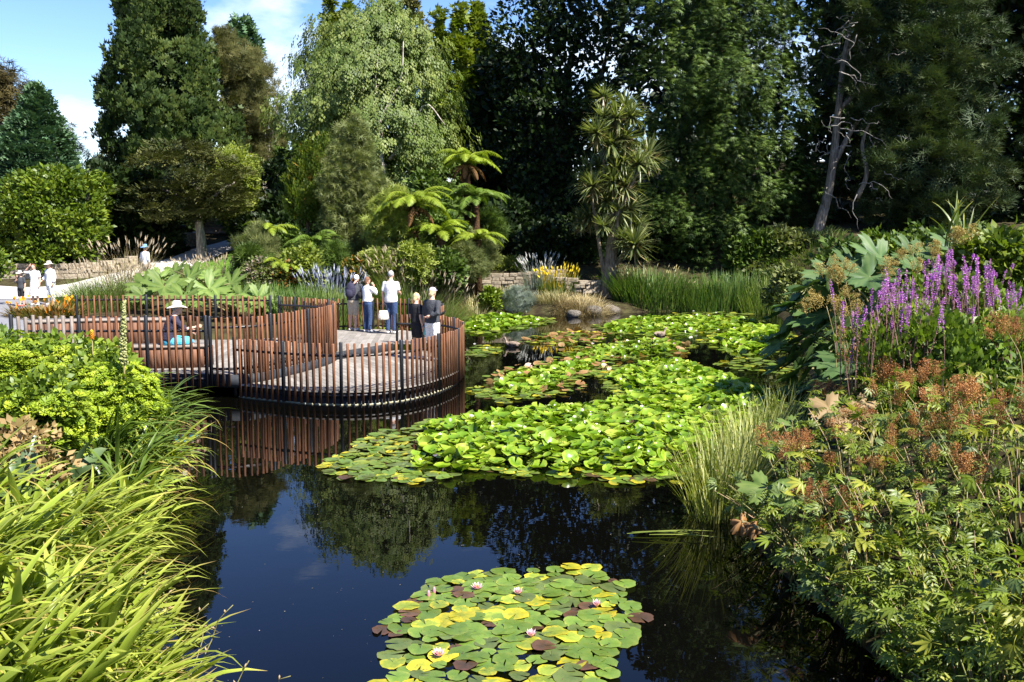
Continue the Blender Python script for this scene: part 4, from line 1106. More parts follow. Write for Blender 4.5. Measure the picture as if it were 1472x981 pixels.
# ================================================================ people
def cloth(name, col, var=.15, rough=.85, scale=30):
    return noisy(name, tuple(c * (1 - var) for c in col), tuple(min(1, c * (1 + var)) for c in col), scale, rough, .7, 5, .2)
M_skin = noisy('skin', (.50, .29, .20), (.58, .35, .25), 12, .55, .05, 4, .35)
C_white, C_black, C_char = cloth('cloth_white', (.78, .78, .8)), cloth('cloth_black', (.018, .018, .02)), cloth('cloth_charcoal', (.045, .048, .055))
C_khaki, C_jean, C_short = cloth('cloth_khaki', (.42, .35, .26)), cloth('cloth_denim', (.035, .06, .13)), cloth('cloth_short_white', (.75, .72, .68))
C_blue, C_navy, C_grey = cloth('cloth_bright_blue', (.08, .42, .62)), cloth('cloth_navy', (.03, .028, .05)), cloth('hair_grey', (.32, .31, .31), .3)
C_whair, C_blond, C_brown = cloth('hair_white', (.75, .74, .72)), cloth('hair_blond', (.55, .42, .22), .3), cloth('hair_brown', (.16, .08, .045), .3)
C_cream, C_lav, C_skyhat = cloth('hat_cream', (.68, .62, .52)), cloth('cap_lavender', (.40, .37, .46)), cloth('hat_blue', (.15, .33, .6))
C_shoe, C_red, C_pale = cloth('shoe_white', (.7, .69, .66)), cloth('sock_red', (.6, .12, .1)), cloth('cloth_pale_pattern', (.62, .6, .6), .35, .85, 60)
C_bag, C_teal = cloth('bag_cream', (.6, .55, .45)), cloth('bottle_teal', (.2, .55, .6))
C_orange = cloth('print_orange', (.7, .3, .05))

def blob(name, parts, mat, parent, voxel=.02, smooth=3, extra=None):
    mb = MB()
    for p in parts:
        mb.add(*p)
    me = mb.mesh(name)
    o = bpy.data.objects.new(name, me); COL.objects.link(o)
    m = o.modifiers.new('r', 'REMESH'); m.mode = 'VOXEL'; m.voxel_size = voxel
    s = o.modifiers.new('s', 'SMOOTH'); s.iterations = smooth; s.factor = .5
    dg = bpy.context.evaluated_depsgraph_get()
    me2 = bpy.data.meshes.new_from_object(o.evaluated_get(dg))
    bpy.data.objects.remove(o)
    if extra:
        V = np.zeros(len(me2.vertices) * 3); me2.vertices.foreach_get('co', V); V = V.reshape(-1, 3)
        me2.calc_loop_triangles()
        T = np.zeros(len(me2.loop_triangles) * 3, dtype=np.int32); me2.loop_triangles.foreach_get('vertices', T)
        mb = MB().add(V, T.reshape(-1, 3))
        for p in extra: mb.add(*p)
        me2 = mb.mesh(name, None, True)
    me2.name = name
    me2.materials.clear(); me2.materials.append(mat)
    me2.polygons.foreach_set('use_smooth', np.ones(len(me2.polygons), dtype=bool))
    return link(name, me2, parent)
J0 = dict(pel=(0, 0, .95), wai=(0, 0, 1.10), che=(0, .005, 1.30), nb=(0, -.01, 1.47), nk=(0, .005, 1.54), hd=(0, .025, 1.645),
          hl=(-.085, 0, .92), hr=(.085, 0, .92), kl=(-.095, .02, .50), kr=(.095, .02, .50), al=(-.10, -.02, .09), ar=(.10, -.02, .09), tl=(-.115, .15, .035), tr=(.115, .15, .035),
          sl=(-.185, 0, 1.41), sr=(.185, 0, 1.41), el=(-.235, -.03, 1.14), er=(.235, -.03, 1.14), wl=(-.245, .05, .90), wr=(.245, .05, .90))
def V3(p): return np.array(p, dtype=float)
def hand(w, e, side):
    w, e = V3(w), V3(e)
    d = nrm(w - e)
    ref = np.array([0, 1., 0]) if abs(d[1]) < .8 else np.array([0, 0, 1.])
    a = nrm(np.cross(d, ref)); b = np.cross(a, d)
    out = [tube([w - d * .01, w + d * .04, w + d * .09], [(.022, .026), (.02, .038), (.014, .036)], 8)]
    for i, (off, ln) in enumerate(((-.028, .062), (-.009, .075), (.01, .07), (.028, .055))):
        p0 = w + d * .08 + b * off
        out.append(tube([p0, p0 + d * ln * .5 + a * .006 * side, p0 + d * ln + a * .025 * side], [.0095, .0085, .006], 6))
    p0 = w + d * .025 + b * .034
    out.append(tube([p0, p0 + d * .03 + b * .022, p0 + d * .06 + b * .024], [.012, .01, .007], 6))
    return out
def person(label, loc, rz, sc=1.0, pose=None, shirt=None, sleeve=.45, shirt_hem=.90, pants=None, leg=1.0, hair=None, hairlen=0, hat=None, hatmat=None, shoes=None, skirt=None, girth=1.0, loose=.018, headyaw=0):
    J = {k: V3(v) for k, v in {**J0, **(pose or {})}.items()}
    th = thing('person', label, 'person', loc, None, rz)
    th.scale = (sc, sc, sc)
    g_ = girth
    torso = [J['pel'] - V3((0, 0, .08)), J['pel'], J['wai'], J['che'], J['nb'] - V3((0, 0, .05)), J['nb'] + V3((0, 0, .0)), J['nk'], J['nk'] + (J['hd'] - J['nk']) * .4]
    tr_ = [(.13 * g_, .10 * g_), (.155 * g_, .115 * g_), (.14 * g_, .105 * g_), (.165 * g_, .12 * g_), (.16, .095), (.09, .07), (.055, .058), (.05, .055)]
    def limb(a, b, c, r0, r1, r2):
        a, b, c = J[a], J[b], J[c]
        return tube([a, a + (b - a) * .35, b, b + (c - b) * .3, c], [r0, (r0 * .6 + r1 * .5), r1, r1 * 1.02, r2], 10)
    hd = J['hd']
    body = [tube(torso, tr_, 14), ell(hd + V3((0, 0, .015)), (.074, .092, .10)), ell(hd + V3((0, .03, -.05)), (.052, .06, .06)), ell(hd + V3((0, .10, -.015)), (.014, .022, .022), 8, 6),
            ell(hd + V3((.076, -.005, -.01)), (.012, .022, .032), 8, 6), ell(hd + V3((-.076, -.005, -.01)), (.012, .022, .032), 8, 6)]
    for s in 'lr':
        body += [limb('s' + s, 'e' + s, 'w' + s, .05, .039, .027), limb('h' + s, 'k' + s, 'a' + s, .085, .055, .037), tube([J['a' + s] - V3((0, .05, .035)), J['a' + s] + V3((0, .03, -.02)), (J['a' + s] + J['t' + s]) / 2 - V3((0, 0, .012)), J['t' + s]], [.035, .045, .042, .028], 8),
                 ell(J['s' + s], (.058, .056, .058), 10, 6)]
    face = [ell(hd + V3((sx * .028, .088, .018)), (.012, .008, .008), 8, 5) for sx in (-1, 1)] + [ell(hd + V3((0, .093, -.052)), (.022, .008, .005), 8, 5)]
    b = blob('body', body, M_skin, th, .022, 3, hand(J['wl'], J['el'], 1) + hand(J['wr'], J['er'], -1) + face)
    def cut(a, b, c, f, r0, r1, r2, ex):
        """clothing tube along the first f of a two-bone limb"""
        a, b, c = J[a], J[b], J[c]
        l1, l2 = np.linalg.norm(b - a), np.linalg.norm(c - b)
        L_ = (l1 + l2) * f
        if L_ <= l1:
            e = a + (b - a) * L_ / l1
            return tube([a, (a + e) / 2, e], [r0 + ex, (r0 + r1) / 2 + ex * 1.1, r1 + ex * 1.3], 10)
        e = b + (c - b) * (L_ - l1) / l2
        return tube([a, (a + b) / 2, b, (b + e) / 2, e], [r0 + ex, (r0 + r1) / 2 + ex, r1 + ex, (r1 + r2) / 2 + ex, r2 + ex * 1.2], 10)
    if pants is not None:
        ps = [tube([J['pel'] - V3((0, 0, .10)), J['pel'] - V3((0, 0, .02)), J['pel'] + (J['wai'] - J['pel']) * .45], [(.15 * g_, .12 * g_), (.172 * g_, .132 * g_), (.158 * g_, .12 * g_)], 14)]
        for s in 'lr': ps.append(cut('h' + s, 'k' + s, 'a' + s, leg, .092 * g_, .062, .045, loose))
        blob('trousers' if leg > .8 else 'shorts', ps, pants, th, .024, 2)
    if skirt is not None:
        blob('skirt', [tube([J['wai'], J['pel'], J['pel'] * .5 + (J['kl'] + J['kr']) / 4, (J['kl'] + J['kr']) / 2 - V3((0, 0, .1))], [(.15, .115), (.19, .15), (.21, .18), (.23, .21)], 14)], skirt, th, .02, 2)
    if shirt is not None:
        lo = J['pel'] + (J['wai'] - J['pel']) * ((shirt_hem - .95) / .15)
        ps = [tube([lo, J['pel'] + (J['wai'] - J['pel']) * .3 if shirt_hem < .99 else (lo + J['wai']) / 2, J['wai'], J['che'], J['nb'] - V3((0, 0, .05)), J['nb'] + V3((0, 0, .02))], [(.182 * g_, .142 * g_), (.182 * g_, .142 * g_), (.168 * g_, .132 * g_), (.185 * g_, .142 * g_), (.178, .112), (.085, .075)], 14)]
        for s in 'lr':
            ps.append(cut('s' + s, 'e' + s, 'w' + s, sleeve, .054, .042, .03, loose)); ps.append(ell(J['s' + s], (.075, .072, .07), 10, 6))
        blob('shirt', ps, shirt, th, .023, 2)
    if hair is not None:
        ps = [ell(hd + V3((0, -.018, .035)), (.083, .095, .098))]
        if hairlen: ps.append(tube([hd + V3((0, -.06, .02)), hd + V3((0, -.085, -.06)), hd + V3((0, -.08, -.06 - hairlen))], [(.075, .045), (.07, .04), (.045, .025)], 10))
        blob('hair', ps, hair, th, .016, 2)
    if hat == 'sun':
        mb = MB()
        prof = [(.0, .15), (.06, .148), (.082, .12), (.088, .06), (.095, .045), (.19, .02), (.192, .012), (.09, .03)]
        n_ = 20
        V = [(r_ * math.cos(6.283 * j / n_), r_ * 1.08 * math.sin(6.283 * j / n_), z_ + (.018 * math.cos(2 * 6.283 * j / n_) if r_ > .15 else 0)) for r_, z_ in prof for j in range(n_)]
        T = []
        for i in range(len(prof) - 1):
            for j in range(n_):
                a_, b_ = i * n_ + j, i * n_ + (j + 1) % n_
                T += [(a_, a_ + n_, b_), (b_, a_ + n_, b_ + n_)]
        link('hat', MB().add(np.array(V) + hd + V3((0, -.005, .02)), np.array(T)).mesh('hat', hatmat, True), th)
    if hat == 'cap':
        blob('cap', [ell(hd + V3((0, -.005, .058)), (.09, .104, .075)), ell(hd + V3((0, .10, .045)), (.065, .075, .010), 10, 6)], hatmat, th, .014, 1)
    for s in 'lr':
        if shoes is not None:
            blob('shoe', [tube([J['a' + s] + V3((0, -.055, -.05)), J['a' + s] + V3((0, .0, -.035)), (J['a' + s] + J['t' + s]) / 2 + V3((0, 0, -.01)), J['t' + s] + V3((0, .03, .0))], [.038, .05, .046, .03], 9)], shoes, th, .018, 1)
    return th
def at_deck(px, py, z):
    p = onz(px, py, z)
    return p
# three at the far rail (they face away over the pond)
p1 = at_deck(508, 476, ZU)
t1 = person('white-haired man in dark shirt and khaki shorts with a backpack leaning on the rail', tuple(p1), R(-25), .98,
            dict(wai=(0, .02, 1.10), che=(0, .09, 1.28), nb=(0, .16, 1.43), nk=(0, .19, 1.49), hd=(0, .23, 1.585), sl=(-.185, .15, 1.38), sr=(.185, .15, 1.38), el=(-.21, .30, 1.17), er=(.22, .32, 1.18), wl=(-.12, .50, 1.14), wr=(.14, .52, 1.15)),
            C_char, .45, .93, C_khaki, .55, C_whair, 0, None, None, C_cream, None, 1.08)
bp_ = thing('backpack', 'dark backpack on the white-haired man leaning on the rail', 'backpack', tuple(p1), None, R(-25))
blob('pack', [ell((0, -.10, 1.22), (.17, .12, .25)), ell((0, -.19, 1.13), (.12, .08, .14))], C_navy, bp_, .02, 2)
for sx in (-.11, .11):
    link('strap', MB().add(*tube([(sx, -.04, 1.40), (sx, .1, 1.49), (sx, .24, 1.40), (sx, .25, 1.22)], .018, 6)).mesh('strap', C_navy, True), bp_)
p2 = at_deck(529, 478, ZU)
t2 = person('woman in white top and blue jeans with hand raised to her face', tuple(p2), R(-40), .93,
            dict(er=(.27, .16, 1.24), wr=(.08, .20, 1.46), wl=(-.16, .22, 1.08), el=(-.25, .02, 1.15)), C_white, .85, .98, C_jean, 1.0, C_brown, .03, None, None, C_shoe)
b2 = thing('shoulder_bag', 'black shoulder bag on the woman in white top', 'bag', tuple(p2), None, R(-40))
blob('bag', [ell((-.20, -.06, 1.12), (.09, .14, .14))], C_black, b2, .02, 2)
link('strap', MB().add(*tube([(-.19, -.12, 1.2), (-.02, -.14, 1.38), (.15, -.06, 1.47), (.12, .10, 1.38), (-.15, .12, 1.14)], .012, 6)).mesh('strap', C_black, True), b2)
p3 = at_deck(563, 480, ZU)
t3 = person('tall grey-haired man in pale patterned shirt and jeans holding a bag', tuple(p3), R(-20), 1.04,
            dict(wl=(-.24, .03, .88), el=(-.245, -.04, 1.14), er=(.22, .06, 1.17), wr=(.16, .26, 1.12)), C_pale, .42, .88, C_jean, 1.0, C_grey, 0, None, None, C_shoe, None, 1.08)
b3 = thing('hand_bag', 'cream handbag hanging from the hand of the grey-haired man', 'bag', tuple(p3 + Vector((-.22, -.09, .42))))
blob('bag', [tube([(0, 0, 0), (0, 0, .08), (0, 0, .27)], [(.15, .07), (.16, .075), (.13, .05)], 12)], C_bag, b3, .02, 1)
link('strap', MB().add(*tube([(-.1, 0, .26), (-.06, 0, .42), (.03, 0, .48), (.09, 0, .42), (.11, 0, .26)], .01, 6)).mesh('strap', C_char, True), b3)
# the couple on the round platform
p4 = at_deck(599, 516, ZL)
t4 = person('blond woman in black top and black shorts on the round platform', tuple(p4), R(-50), .94,
            dict(wl=(-.20, .10, .90), el=(-.25, -.02, 1.13), er=(.24, -.03, 1.14), wr=(.25, .03, .89)), C_black, .4, .98, C_black, .42, C_blond, .06, None, None, C_shoe)
p5 = at_deck(622, 519, ZL)
t5 = person('man in charcoal sweater, white shorts and pale cap with an arm behind his back', tuple(p5), R(-35), 1.03,
            dict(wl=(-.20, .14, .98), el=(-.25, .0, 1.15), er=(.27, -.12, 1.16), wr=(.08, -.185, 1.10)), C_char, .95, .92, C_short, .5, C_blond, .02, 'cap', C_lav, C_shoe, None, 1.1, .024)
bo = thing('drink_bottle', 'small teal drink bottle beside the blond woman', 'bottle', (p4.x + .22, p4.y - .1, p4.z + .62))
link('bottle_body', MB().add(*tube([(0, 0, 0), (0, 0, .16), (0, 0, .19), (0, 0, .24)], [.033, .033, .016, .014], 10)).mesh('bottle_body', C_teal, True), bo)
link('cap', MB().add(*tube([(0, 0, .24), (0, 0, .265)], .017, 8)).mesh('cap', C_black), bo)
# seated visitor on the bench
p6 = Vector((-7.62, 20.68, 1.0))
t6 = person('seated visitor in wide cream sun hat, dark top and blue shorts', tuple(p6), R(-62), 1.08,
            dict(pel=(0, 0, .10), wai=(0, .03, .25), che=(0, .09, .43), nb=(0, .13, .58), nk=(0, .16, .64), hd=(0, .20, .735), hl=(-.09, .03, .085), hr=(.09, .03, .085), kl=(-.12, .44, .06), kr=(.13, .43, .06), al=(-.12, .46, -.40), ar=(.13, .45, -.40), tl=(-.13, .62, -.46), tr=(.14, .61, -.46),
                 sl=(-.185, .11, .53), sr=(.185, .11, .53), el=(-.25, .26, .30), er=(.25, .30, .33), wl=(-.12, .46, .24), wr=(.18, .52, .36)), C_navy, .6, .93, C_blue, .5, C_grey, 0, 'sun', C_cream, C_shoe, None, 1.1)
# walkers on the path
def on_path(px, py, D):
    p = atd(px, py, D); return (p.x, D, hz(p.x, D) + .055)
person('small child in straw hat and black printed t-shirt on the asphalt path', on_path(31, 430, 34), R(170), .72, dict(er=(.24, .10, 1.2), wr=(.08, .16, 1.45)), C_char, .45, .9, C_black, .5, C_brown, 0, 'sun', C_cream, C_red)
person('long-haired girl in white shading her eyes beside the child', on_path(51, 430, 34.4), R(178), .86, dict(er=(.36, .10, 1.42), wr=(.12, .14, 1.66)), C_white, .4, .95, None, 1, C_brown, .22, None, None, C_shoe, C_pale)
person('woman in loose white blouse and straw hat beside the long-haired girl', on_path(74, 430, 34.8), R(150), .9, dict(wr=(.30, .18, 1.0), er=(.28, -.02, 1.16)), C_white, .9, .78, C_white, 1.0, C_brown, .05, 'sun', C_cream, C_shoe, None, 1.15, .035)
person('walker in white shirt and blue hat on the paved walk', on_path(210, 400, 40), R(-30), .96, None, C_white, .8, .9, C_khaki, .9, C_grey, 0, 'sun', C_skyhat, C_shoe)

# a duck on the water
dk_ = onz(737, 499, 0)
C_duck = noisy('duck_feathers', (.10, .07, .05), (.26, .20, .15), 20, .8, .3)
for i, (q, lab) in enumerate(((onz(737, 499, 0), 'brown duck swimming beside the round platform'), (onz(948, 484, 0), 'brown duck swimming among the far lily rafts'))):
    d_ = thing('duck', lab, 'duck', tuple(q), None, R(160 if i == 0 else 30))
    b = blob('body', [tube([(-.24, 0, .12), (-.16, 0, .08), (0, 0, .07), (.14, 0, .08), (.2, 0, .12), (.22, 0, .2), (.25, 0, .25)], [.02, .07, .105, .09, .05, .035, .035], 10), ell((.26, 0, .265), (.05, .038, .04)), tube([(.29, 0, .26), (.34, 0, .25)], [(.018, .012), (.016, .006)], 6)], C_duck, d_, .014, 2)
    for sy in (-1, 1):
        link('wing', MB().add(*ell((-.03, sy * .085, .11), (.13, .03, .055), 10, 6)).mesh('wing', C_duck, True), d_)

# ================================================================ water lilies
def pad_mesh(rg, mat, seg=20, cup=0, notch=.16, name='lily_pad', fold=0):
    a = np.linspace(notch, 2 * np.pi - notch, seg)
    ph = rg.uniform(0, 6.28, 3)
    V = [(0, -.12 * 0, 0)]; v = [.15]
    for rr in (.55, 1.0):
        for t in a:
            r_ = rr * (1 + .05 * math.sin(3 * t + ph[0]) + .04 * math.sin(7 * t + ph[1]) + .02 * rg.normal())
            z = cup * rr ** 2 + .05 * rr * math.sin(2 * t + ph[2]) + .02 * rr * math.sin(5 * t + ph[0])
            z += fold * abs(r_ * math.cos(t)) * rr
            V.append((r_ * math.sin(t), r_ * math.cos(t), z))
            v.append(.25 + .25 * rg.random() if rr < .9 else .55 + .45 * (0.5 + .5 * math.sin(2 * t + ph[1])) * rg.uniform(.5, 1))
    T = []
    for i in range(seg - 1):
        T += [(0, 1 + i + 1, 1 + i), (1 + i, 1 + i + 1, 1 + seg + i + 1), (1 + i, 1 + seg + i + 1, 1 + seg + i)]
    return mesh_np(name, np.array(V), np.array(T), np.array(v), mat, True)
def padmat(name, stops, rough=.28, trans=.12):
    m = leafmat(name, stops, rough, trans, .5, .25)
    N, L = m.node_tree.nodes, m.node_tree.links      # blotches and age marks over the rim-to-centre colour
    ramp = next(n for n in N if n.type == 'VALTORGB'); at = next(n for n in N if n.type == 'ATTRIBUTE')
    tcn = N.new('ShaderNodeTexCoord'); oi = N.new('ShaderNodeObjectInfo'); nz = N.new('ShaderNodeTexNoise')
    nz.noise_dimensions = '4D'; nz.inputs['Scale'].default_value = 2.6; nz.inputs['Detail'].default_value = 6; nz.inputs['Roughness'].default_value = .65
    ml = N.new('ShaderNodeMath'); ml.operation = 'MULTIPLY'; ml.inputs[1].default_value = 60
    L.new(oi.outputs['Random'], ml.inputs[0]); L.new(ml.outputs[0], nz.inputs['W']); L.new(tcn.outputs['Object'], nz.inputs['Vector'])
    a1 = N.new('ShaderNodeMath'); a1.operation = 'MULTIPLY_ADD'; a1.inputs[1].default_value = 1.5; a1.inputs[2].default_value = -.75
    a2 = N.new('ShaderNodeMath'); a2.operation = 'ADD'; a2.use_clamp = True
    L.new(nz.outputs['Fac'], a1.inputs[0]); L.new(a1.outputs[0], a2.inputs[0]); L.new(at.outputs['Fac'], a2.inputs[1]); L.new(a2.outputs[0], ramp.inputs['Fac'])
    nz2 = N.new('ShaderNodeTexNoise'); nz2.noise_dimensions = '4D'; nz2.inputs['Scale'].default_value = 5; nz2.inputs['Detail'].default_value = 4
    L.new(tcn.outputs['Object'], nz2.inputs['Vector']); L.new(ml.outputs[0], nz2.inputs['W'])
    sp = N.new('ShaderNodeValToRGB'); sp.color_ramp.elements[0].position = .64; sp.color_ramp.elements[0].color = (0, 0, 0, 1); sp.color_ramp.elements[1].position = .70
    mx = N.new('ShaderNodeMixRGB'); mx.inputs['Color2'].default_value = (.07, .04, .015, 1)
    hs = next(n for n in N if n.type == 'HUE_SAT')
    L.new(nz2.outputs['Fac'], sp.inputs['Fac']); L.new(sp.outputs['Color'], mx.inputs['Fac']); L.new(ramp.outputs['Color'], mx.inputs['Color1']); L.new(mx.outputs['Color'], hs.inputs['Color'])
    return m
P_green = padmat('pad_green', [(.075, .13, .018), (.10, .16, .022), (.12, .175, .028), (.20, .225, .035)])
P_olive = padmat('pad_olive', [(.06, .085, .02), (.09, .12, .03), (.11, .12, .035)])
P_yel = padmat('pad_yellow', [(.17, .20, .02), (.33, .30, .02), (.50, .36, .02)])
P_rim = padmat('pad_yellow_rim', [(.14, .20, .025), (.22, .26, .03), (.55, .42, .02)])
P_mar = padmat('pad_maroon', [(.05, .032, .016), (.08, .045, .022), (.12, .05, .03)])
P_up = padmat('lily_leaf_upright', [(.07, .145, .008), (.135, .235, .014), (.215, .298, .024), (.33, .36, .05)], .26, .28)
P_back = leafmat('lily_leaf_red', [(.16, .08, .03), (.24, .13, .05), (.30, .20, .08)], .4, .25, .4, .2)
rg = np.random.default_rng(31)
PADS = {m.name: [pad_mesh(rg, m) for _ in range(4)] for m in (P_green, P_olive, P_yel, P_rim, P_mar)}
def throw(poly, n, dmin, rg, tries=40):
    """dart throwing inside a world polygon"""
    P = np.asarray(poly)
    lo, hi = P.min(0), P.max(0)
    cell = dmin; grid = {}; out = []
    for _ in range(n * tries):
        if len(out) >= n: break
        x, y = rg.uniform(lo[0], hi[0]), rg.uniform(lo[1], hi[1])
        gx_, gy_ = int(x // cell), int(y // cell)
        ok = True
        for i in (-1, 0, 1):
            for j in (-1, 0, 1):
                for q in grid.get((gx_ + i, gy_ + j), ()):
                    if (q[0] - x) ** 2 + (q[1] - y) ** 2 < dmin * dmin: ok = False
        if ok:
            out.append((x, y)); grid.setdefault((gx_, gy_), []).append((x, y))
    out = np.array(out)
    return out[inside(P, out[:, 0], out[:, 1])]
def wpoly(pp, z=0):
    return np.array([tuple(onz(x, y, z))[:2] for x, y in pp])
def lily_flower(rg, rad, openness, mat, parent, loc, yel=True):
    mb = MB()
    for ring, (nn, el, ln) in enumerate(((8, .45, 1.0), (7, .85, .9), (5, 1.2, .75))):
        el += (1 - openness) * .6
        for i in range(nn):
            a = 6.283 * (i + ring * .5) / nn
            d = np.array([math.cos(a) * math.cos(el), math.sin(a) * math.cos(el), math.sin(el)])
            s = np.array([-math.sin(a), math.cos(a), 0]); u = np.cross(d, s)
            b0 = d * .08
            V = [b0, d * .5 * ln + s * .2 * ln - u * .06, d * .5 * ln - s * .2 * ln - u * .06, d * ln + np.array([0, 0, .06])]
            mb.add(np.array(V) * rad, LEAF[1], [.0, .35, .35, 1.0])
    f = link('flower', mb.mesh('flower', mat), parent, Matrix.Translation(loc))
    return f
M_pink = leafmat('petal_pink', [(.62, .22, .30), (.72, .42, .48), (.85, .72, .74)], .4, .3, .4, .08, (1.05, .95, 1))
M_pistil = principled('lily_centre', (.7, .42, .03), .7)[0]
M_bud = leafmat('petal_bud', [(.5, .12, .16), (.62, .22, .26), (.72, .4, .42)], .45, .2, .4, .05, (1, .9, .9))

rg = np.random.default_rng(32)
poly = wpoly([(545, 912), (566, 872), (618, 842), (662, 826), (740, 819), (856, 817), (898, 840), (922, 886), (918, 920), (872, 944), (882, 985), (858, 1040), (572, 1040), (546, 985), (556, 940)])
lf = thing('water_lily_patch', 'loose raft of round green and yellowing lily pads with pink flowers on open dark water', 'water lily', (0, 8.2, 0))
pts = np.vstack([throw(poly, 420, .128, rg)])
for i, (x, y) in enumerate(pts):
    q = onz(0, 0, 0)
    edge = rg.random()
    # yellowing pads gather along the near edge and far corner, as in the raft's oldest leaves
    yb = .5 * np.exp(-((x + .95) ** 2 + (y - 7.4) ** 2) / .35) + .45 * np.exp(-((x - .75) ** 2 + (y - 9.6) ** 2) / .15)
    key = 'pad_yellow' if edge < .035 + yb * .5 else 'pad_yellow_rim' if edge < .13 + yb * .8 else 'pad_maroon' if edge > .93 else 'pad_olive' if edge > .72 else 'pad_green'
    r_ = rg.uniform(.065, .142) * (.85 if key == 'pad_maroon' else 1)
    if math.sin(x * 4.1 + 1) * math.cos(y * 3.3) > .86 and rg.random() < .8: continue
    M = Matrix.Translation((x, y - 8.2, .008 + .022 * rg.random())) @ Matrix.Rotation(rg.uniform(0, 6.28), 4, 'Z') @ Matrix.Rotation(rg.normal(0, .035), 4, 'X') @ Matrix.Rotation(rg.normal(0, .035), 4, 'Y') @ Matrix.Scale(r_, 4)
    link('lily_pad', PADS[key][rg.integers(4)], lf, M)
for px, py, op in ((686, 842, 1), (745, 850, .6), (858, 868, .3), (764, 911, .4), (631, 938, .8)):
    p = onz(px, py, .06)
    f = lily_flower(rg, .075, op, M_pink, lf, (p.x, p.y - 8.2, .03))
    link('flower_centre', MB().add(*ell((0, 0, .02), (.02, .02, .02), 8, 5)).mesh('flower_centre', M_pistil, True), f)
for px, py in ((616, 852), (624, 847)):
    p = onz(px, py, .05)
    link('bud', MB().add(*ell((0, 0, .03), (.018, .018, .045), 8, 6)).mesh('bud', M_bud, True), lf, Matrix.Translation((p.x, p.y - 8.2, 0)))

UPL = [pad_mesh(rg, P_up, 14, c, .2, 'lily_leaf', f) for c, f in ((.25, .1), (-.2, .25), (.1, .45), (.35, .0), (-.3, 0), (.15, .2))]
def tpl_of(me):
    V = np.zeros(len(me.vertices) * 3); me.vertices.foreach_get('co', V)
    T = np.zeros(len(me.loops), dtype=np.int32); me.loops.foreach_get('vertex_index', T)
    a_ = np.zeros(len(me.vertices)); me.attributes['v'].data.foreach_get('value', a_)
    return V.reshape(-1, 3), T.reshape(-1, 3), a_
SIMPLE = [pad_mesh(rg, P_green, 9, c, .2, 'pad') for c in (0, .1)]
SIMPLE_UP = [pad_mesh(rg, P_up, 9, c, .2, 'pad', f) for c, f in ((.3, .1), (-.2, .3), (.2, .35))]
def poly_edge(poly, x, y):
    A = np.asarray(poly); B = np.roll(A, -1, 0); best = np.full(np.shape(x), 1e9)
    for (ax, ay), (bx, by) in zip(A, B):
        dx, dy = bx - ax, by - ay
        t = np.clip(((x - ax) * dx + (y - ay) * dy) / (dx * dx + dy * dy + 1e-12), 0, 1)
        best = np.minimum(best, np.hypot(x - ax - t * dx, y - ay - t * dy))
    return best
def merged(pts, zs, tilt, tpls, rad, rg, shift=0):
    """many leaves as one triangle soup"""
    mb = MB()
    kk = rg.integers(0, len(tpls), len(pts))
    for k in range(len(tpls)):
        s = kk == k
        n = int(s.sum())
        if not n: continue
        tv, tt, ta = tpls[k]
        az = rg.uniform(0, 6.28, n); tl = np.abs(rg.normal(0, 1, n)) * tilt[s]
        Zn = np.stack([np.sin(tl) * np.cos(az), np.sin(tl) * np.sin(az), np.cos(tl)], 1)
        b2 = rg.uniform(0, 6.28, n)
        Y = np.stack([np.cos(b2), np.sin(b2), 0 * b2], 1); Y = Y - (Y * Zn).sum(1, keepdims=True) * Zn
        V, T = scatter((tv, tt), np.column_stack([pts[s], zs[s]]), Y, Zn, rad * rg.uniform(.55, 1.3, n))
        mb.add(V, T, np.clip(np.tile(ta, n) * .6 + np.repeat(rg.random(n), len(tv)) * .55 + shift, 0, 1))
    return mb
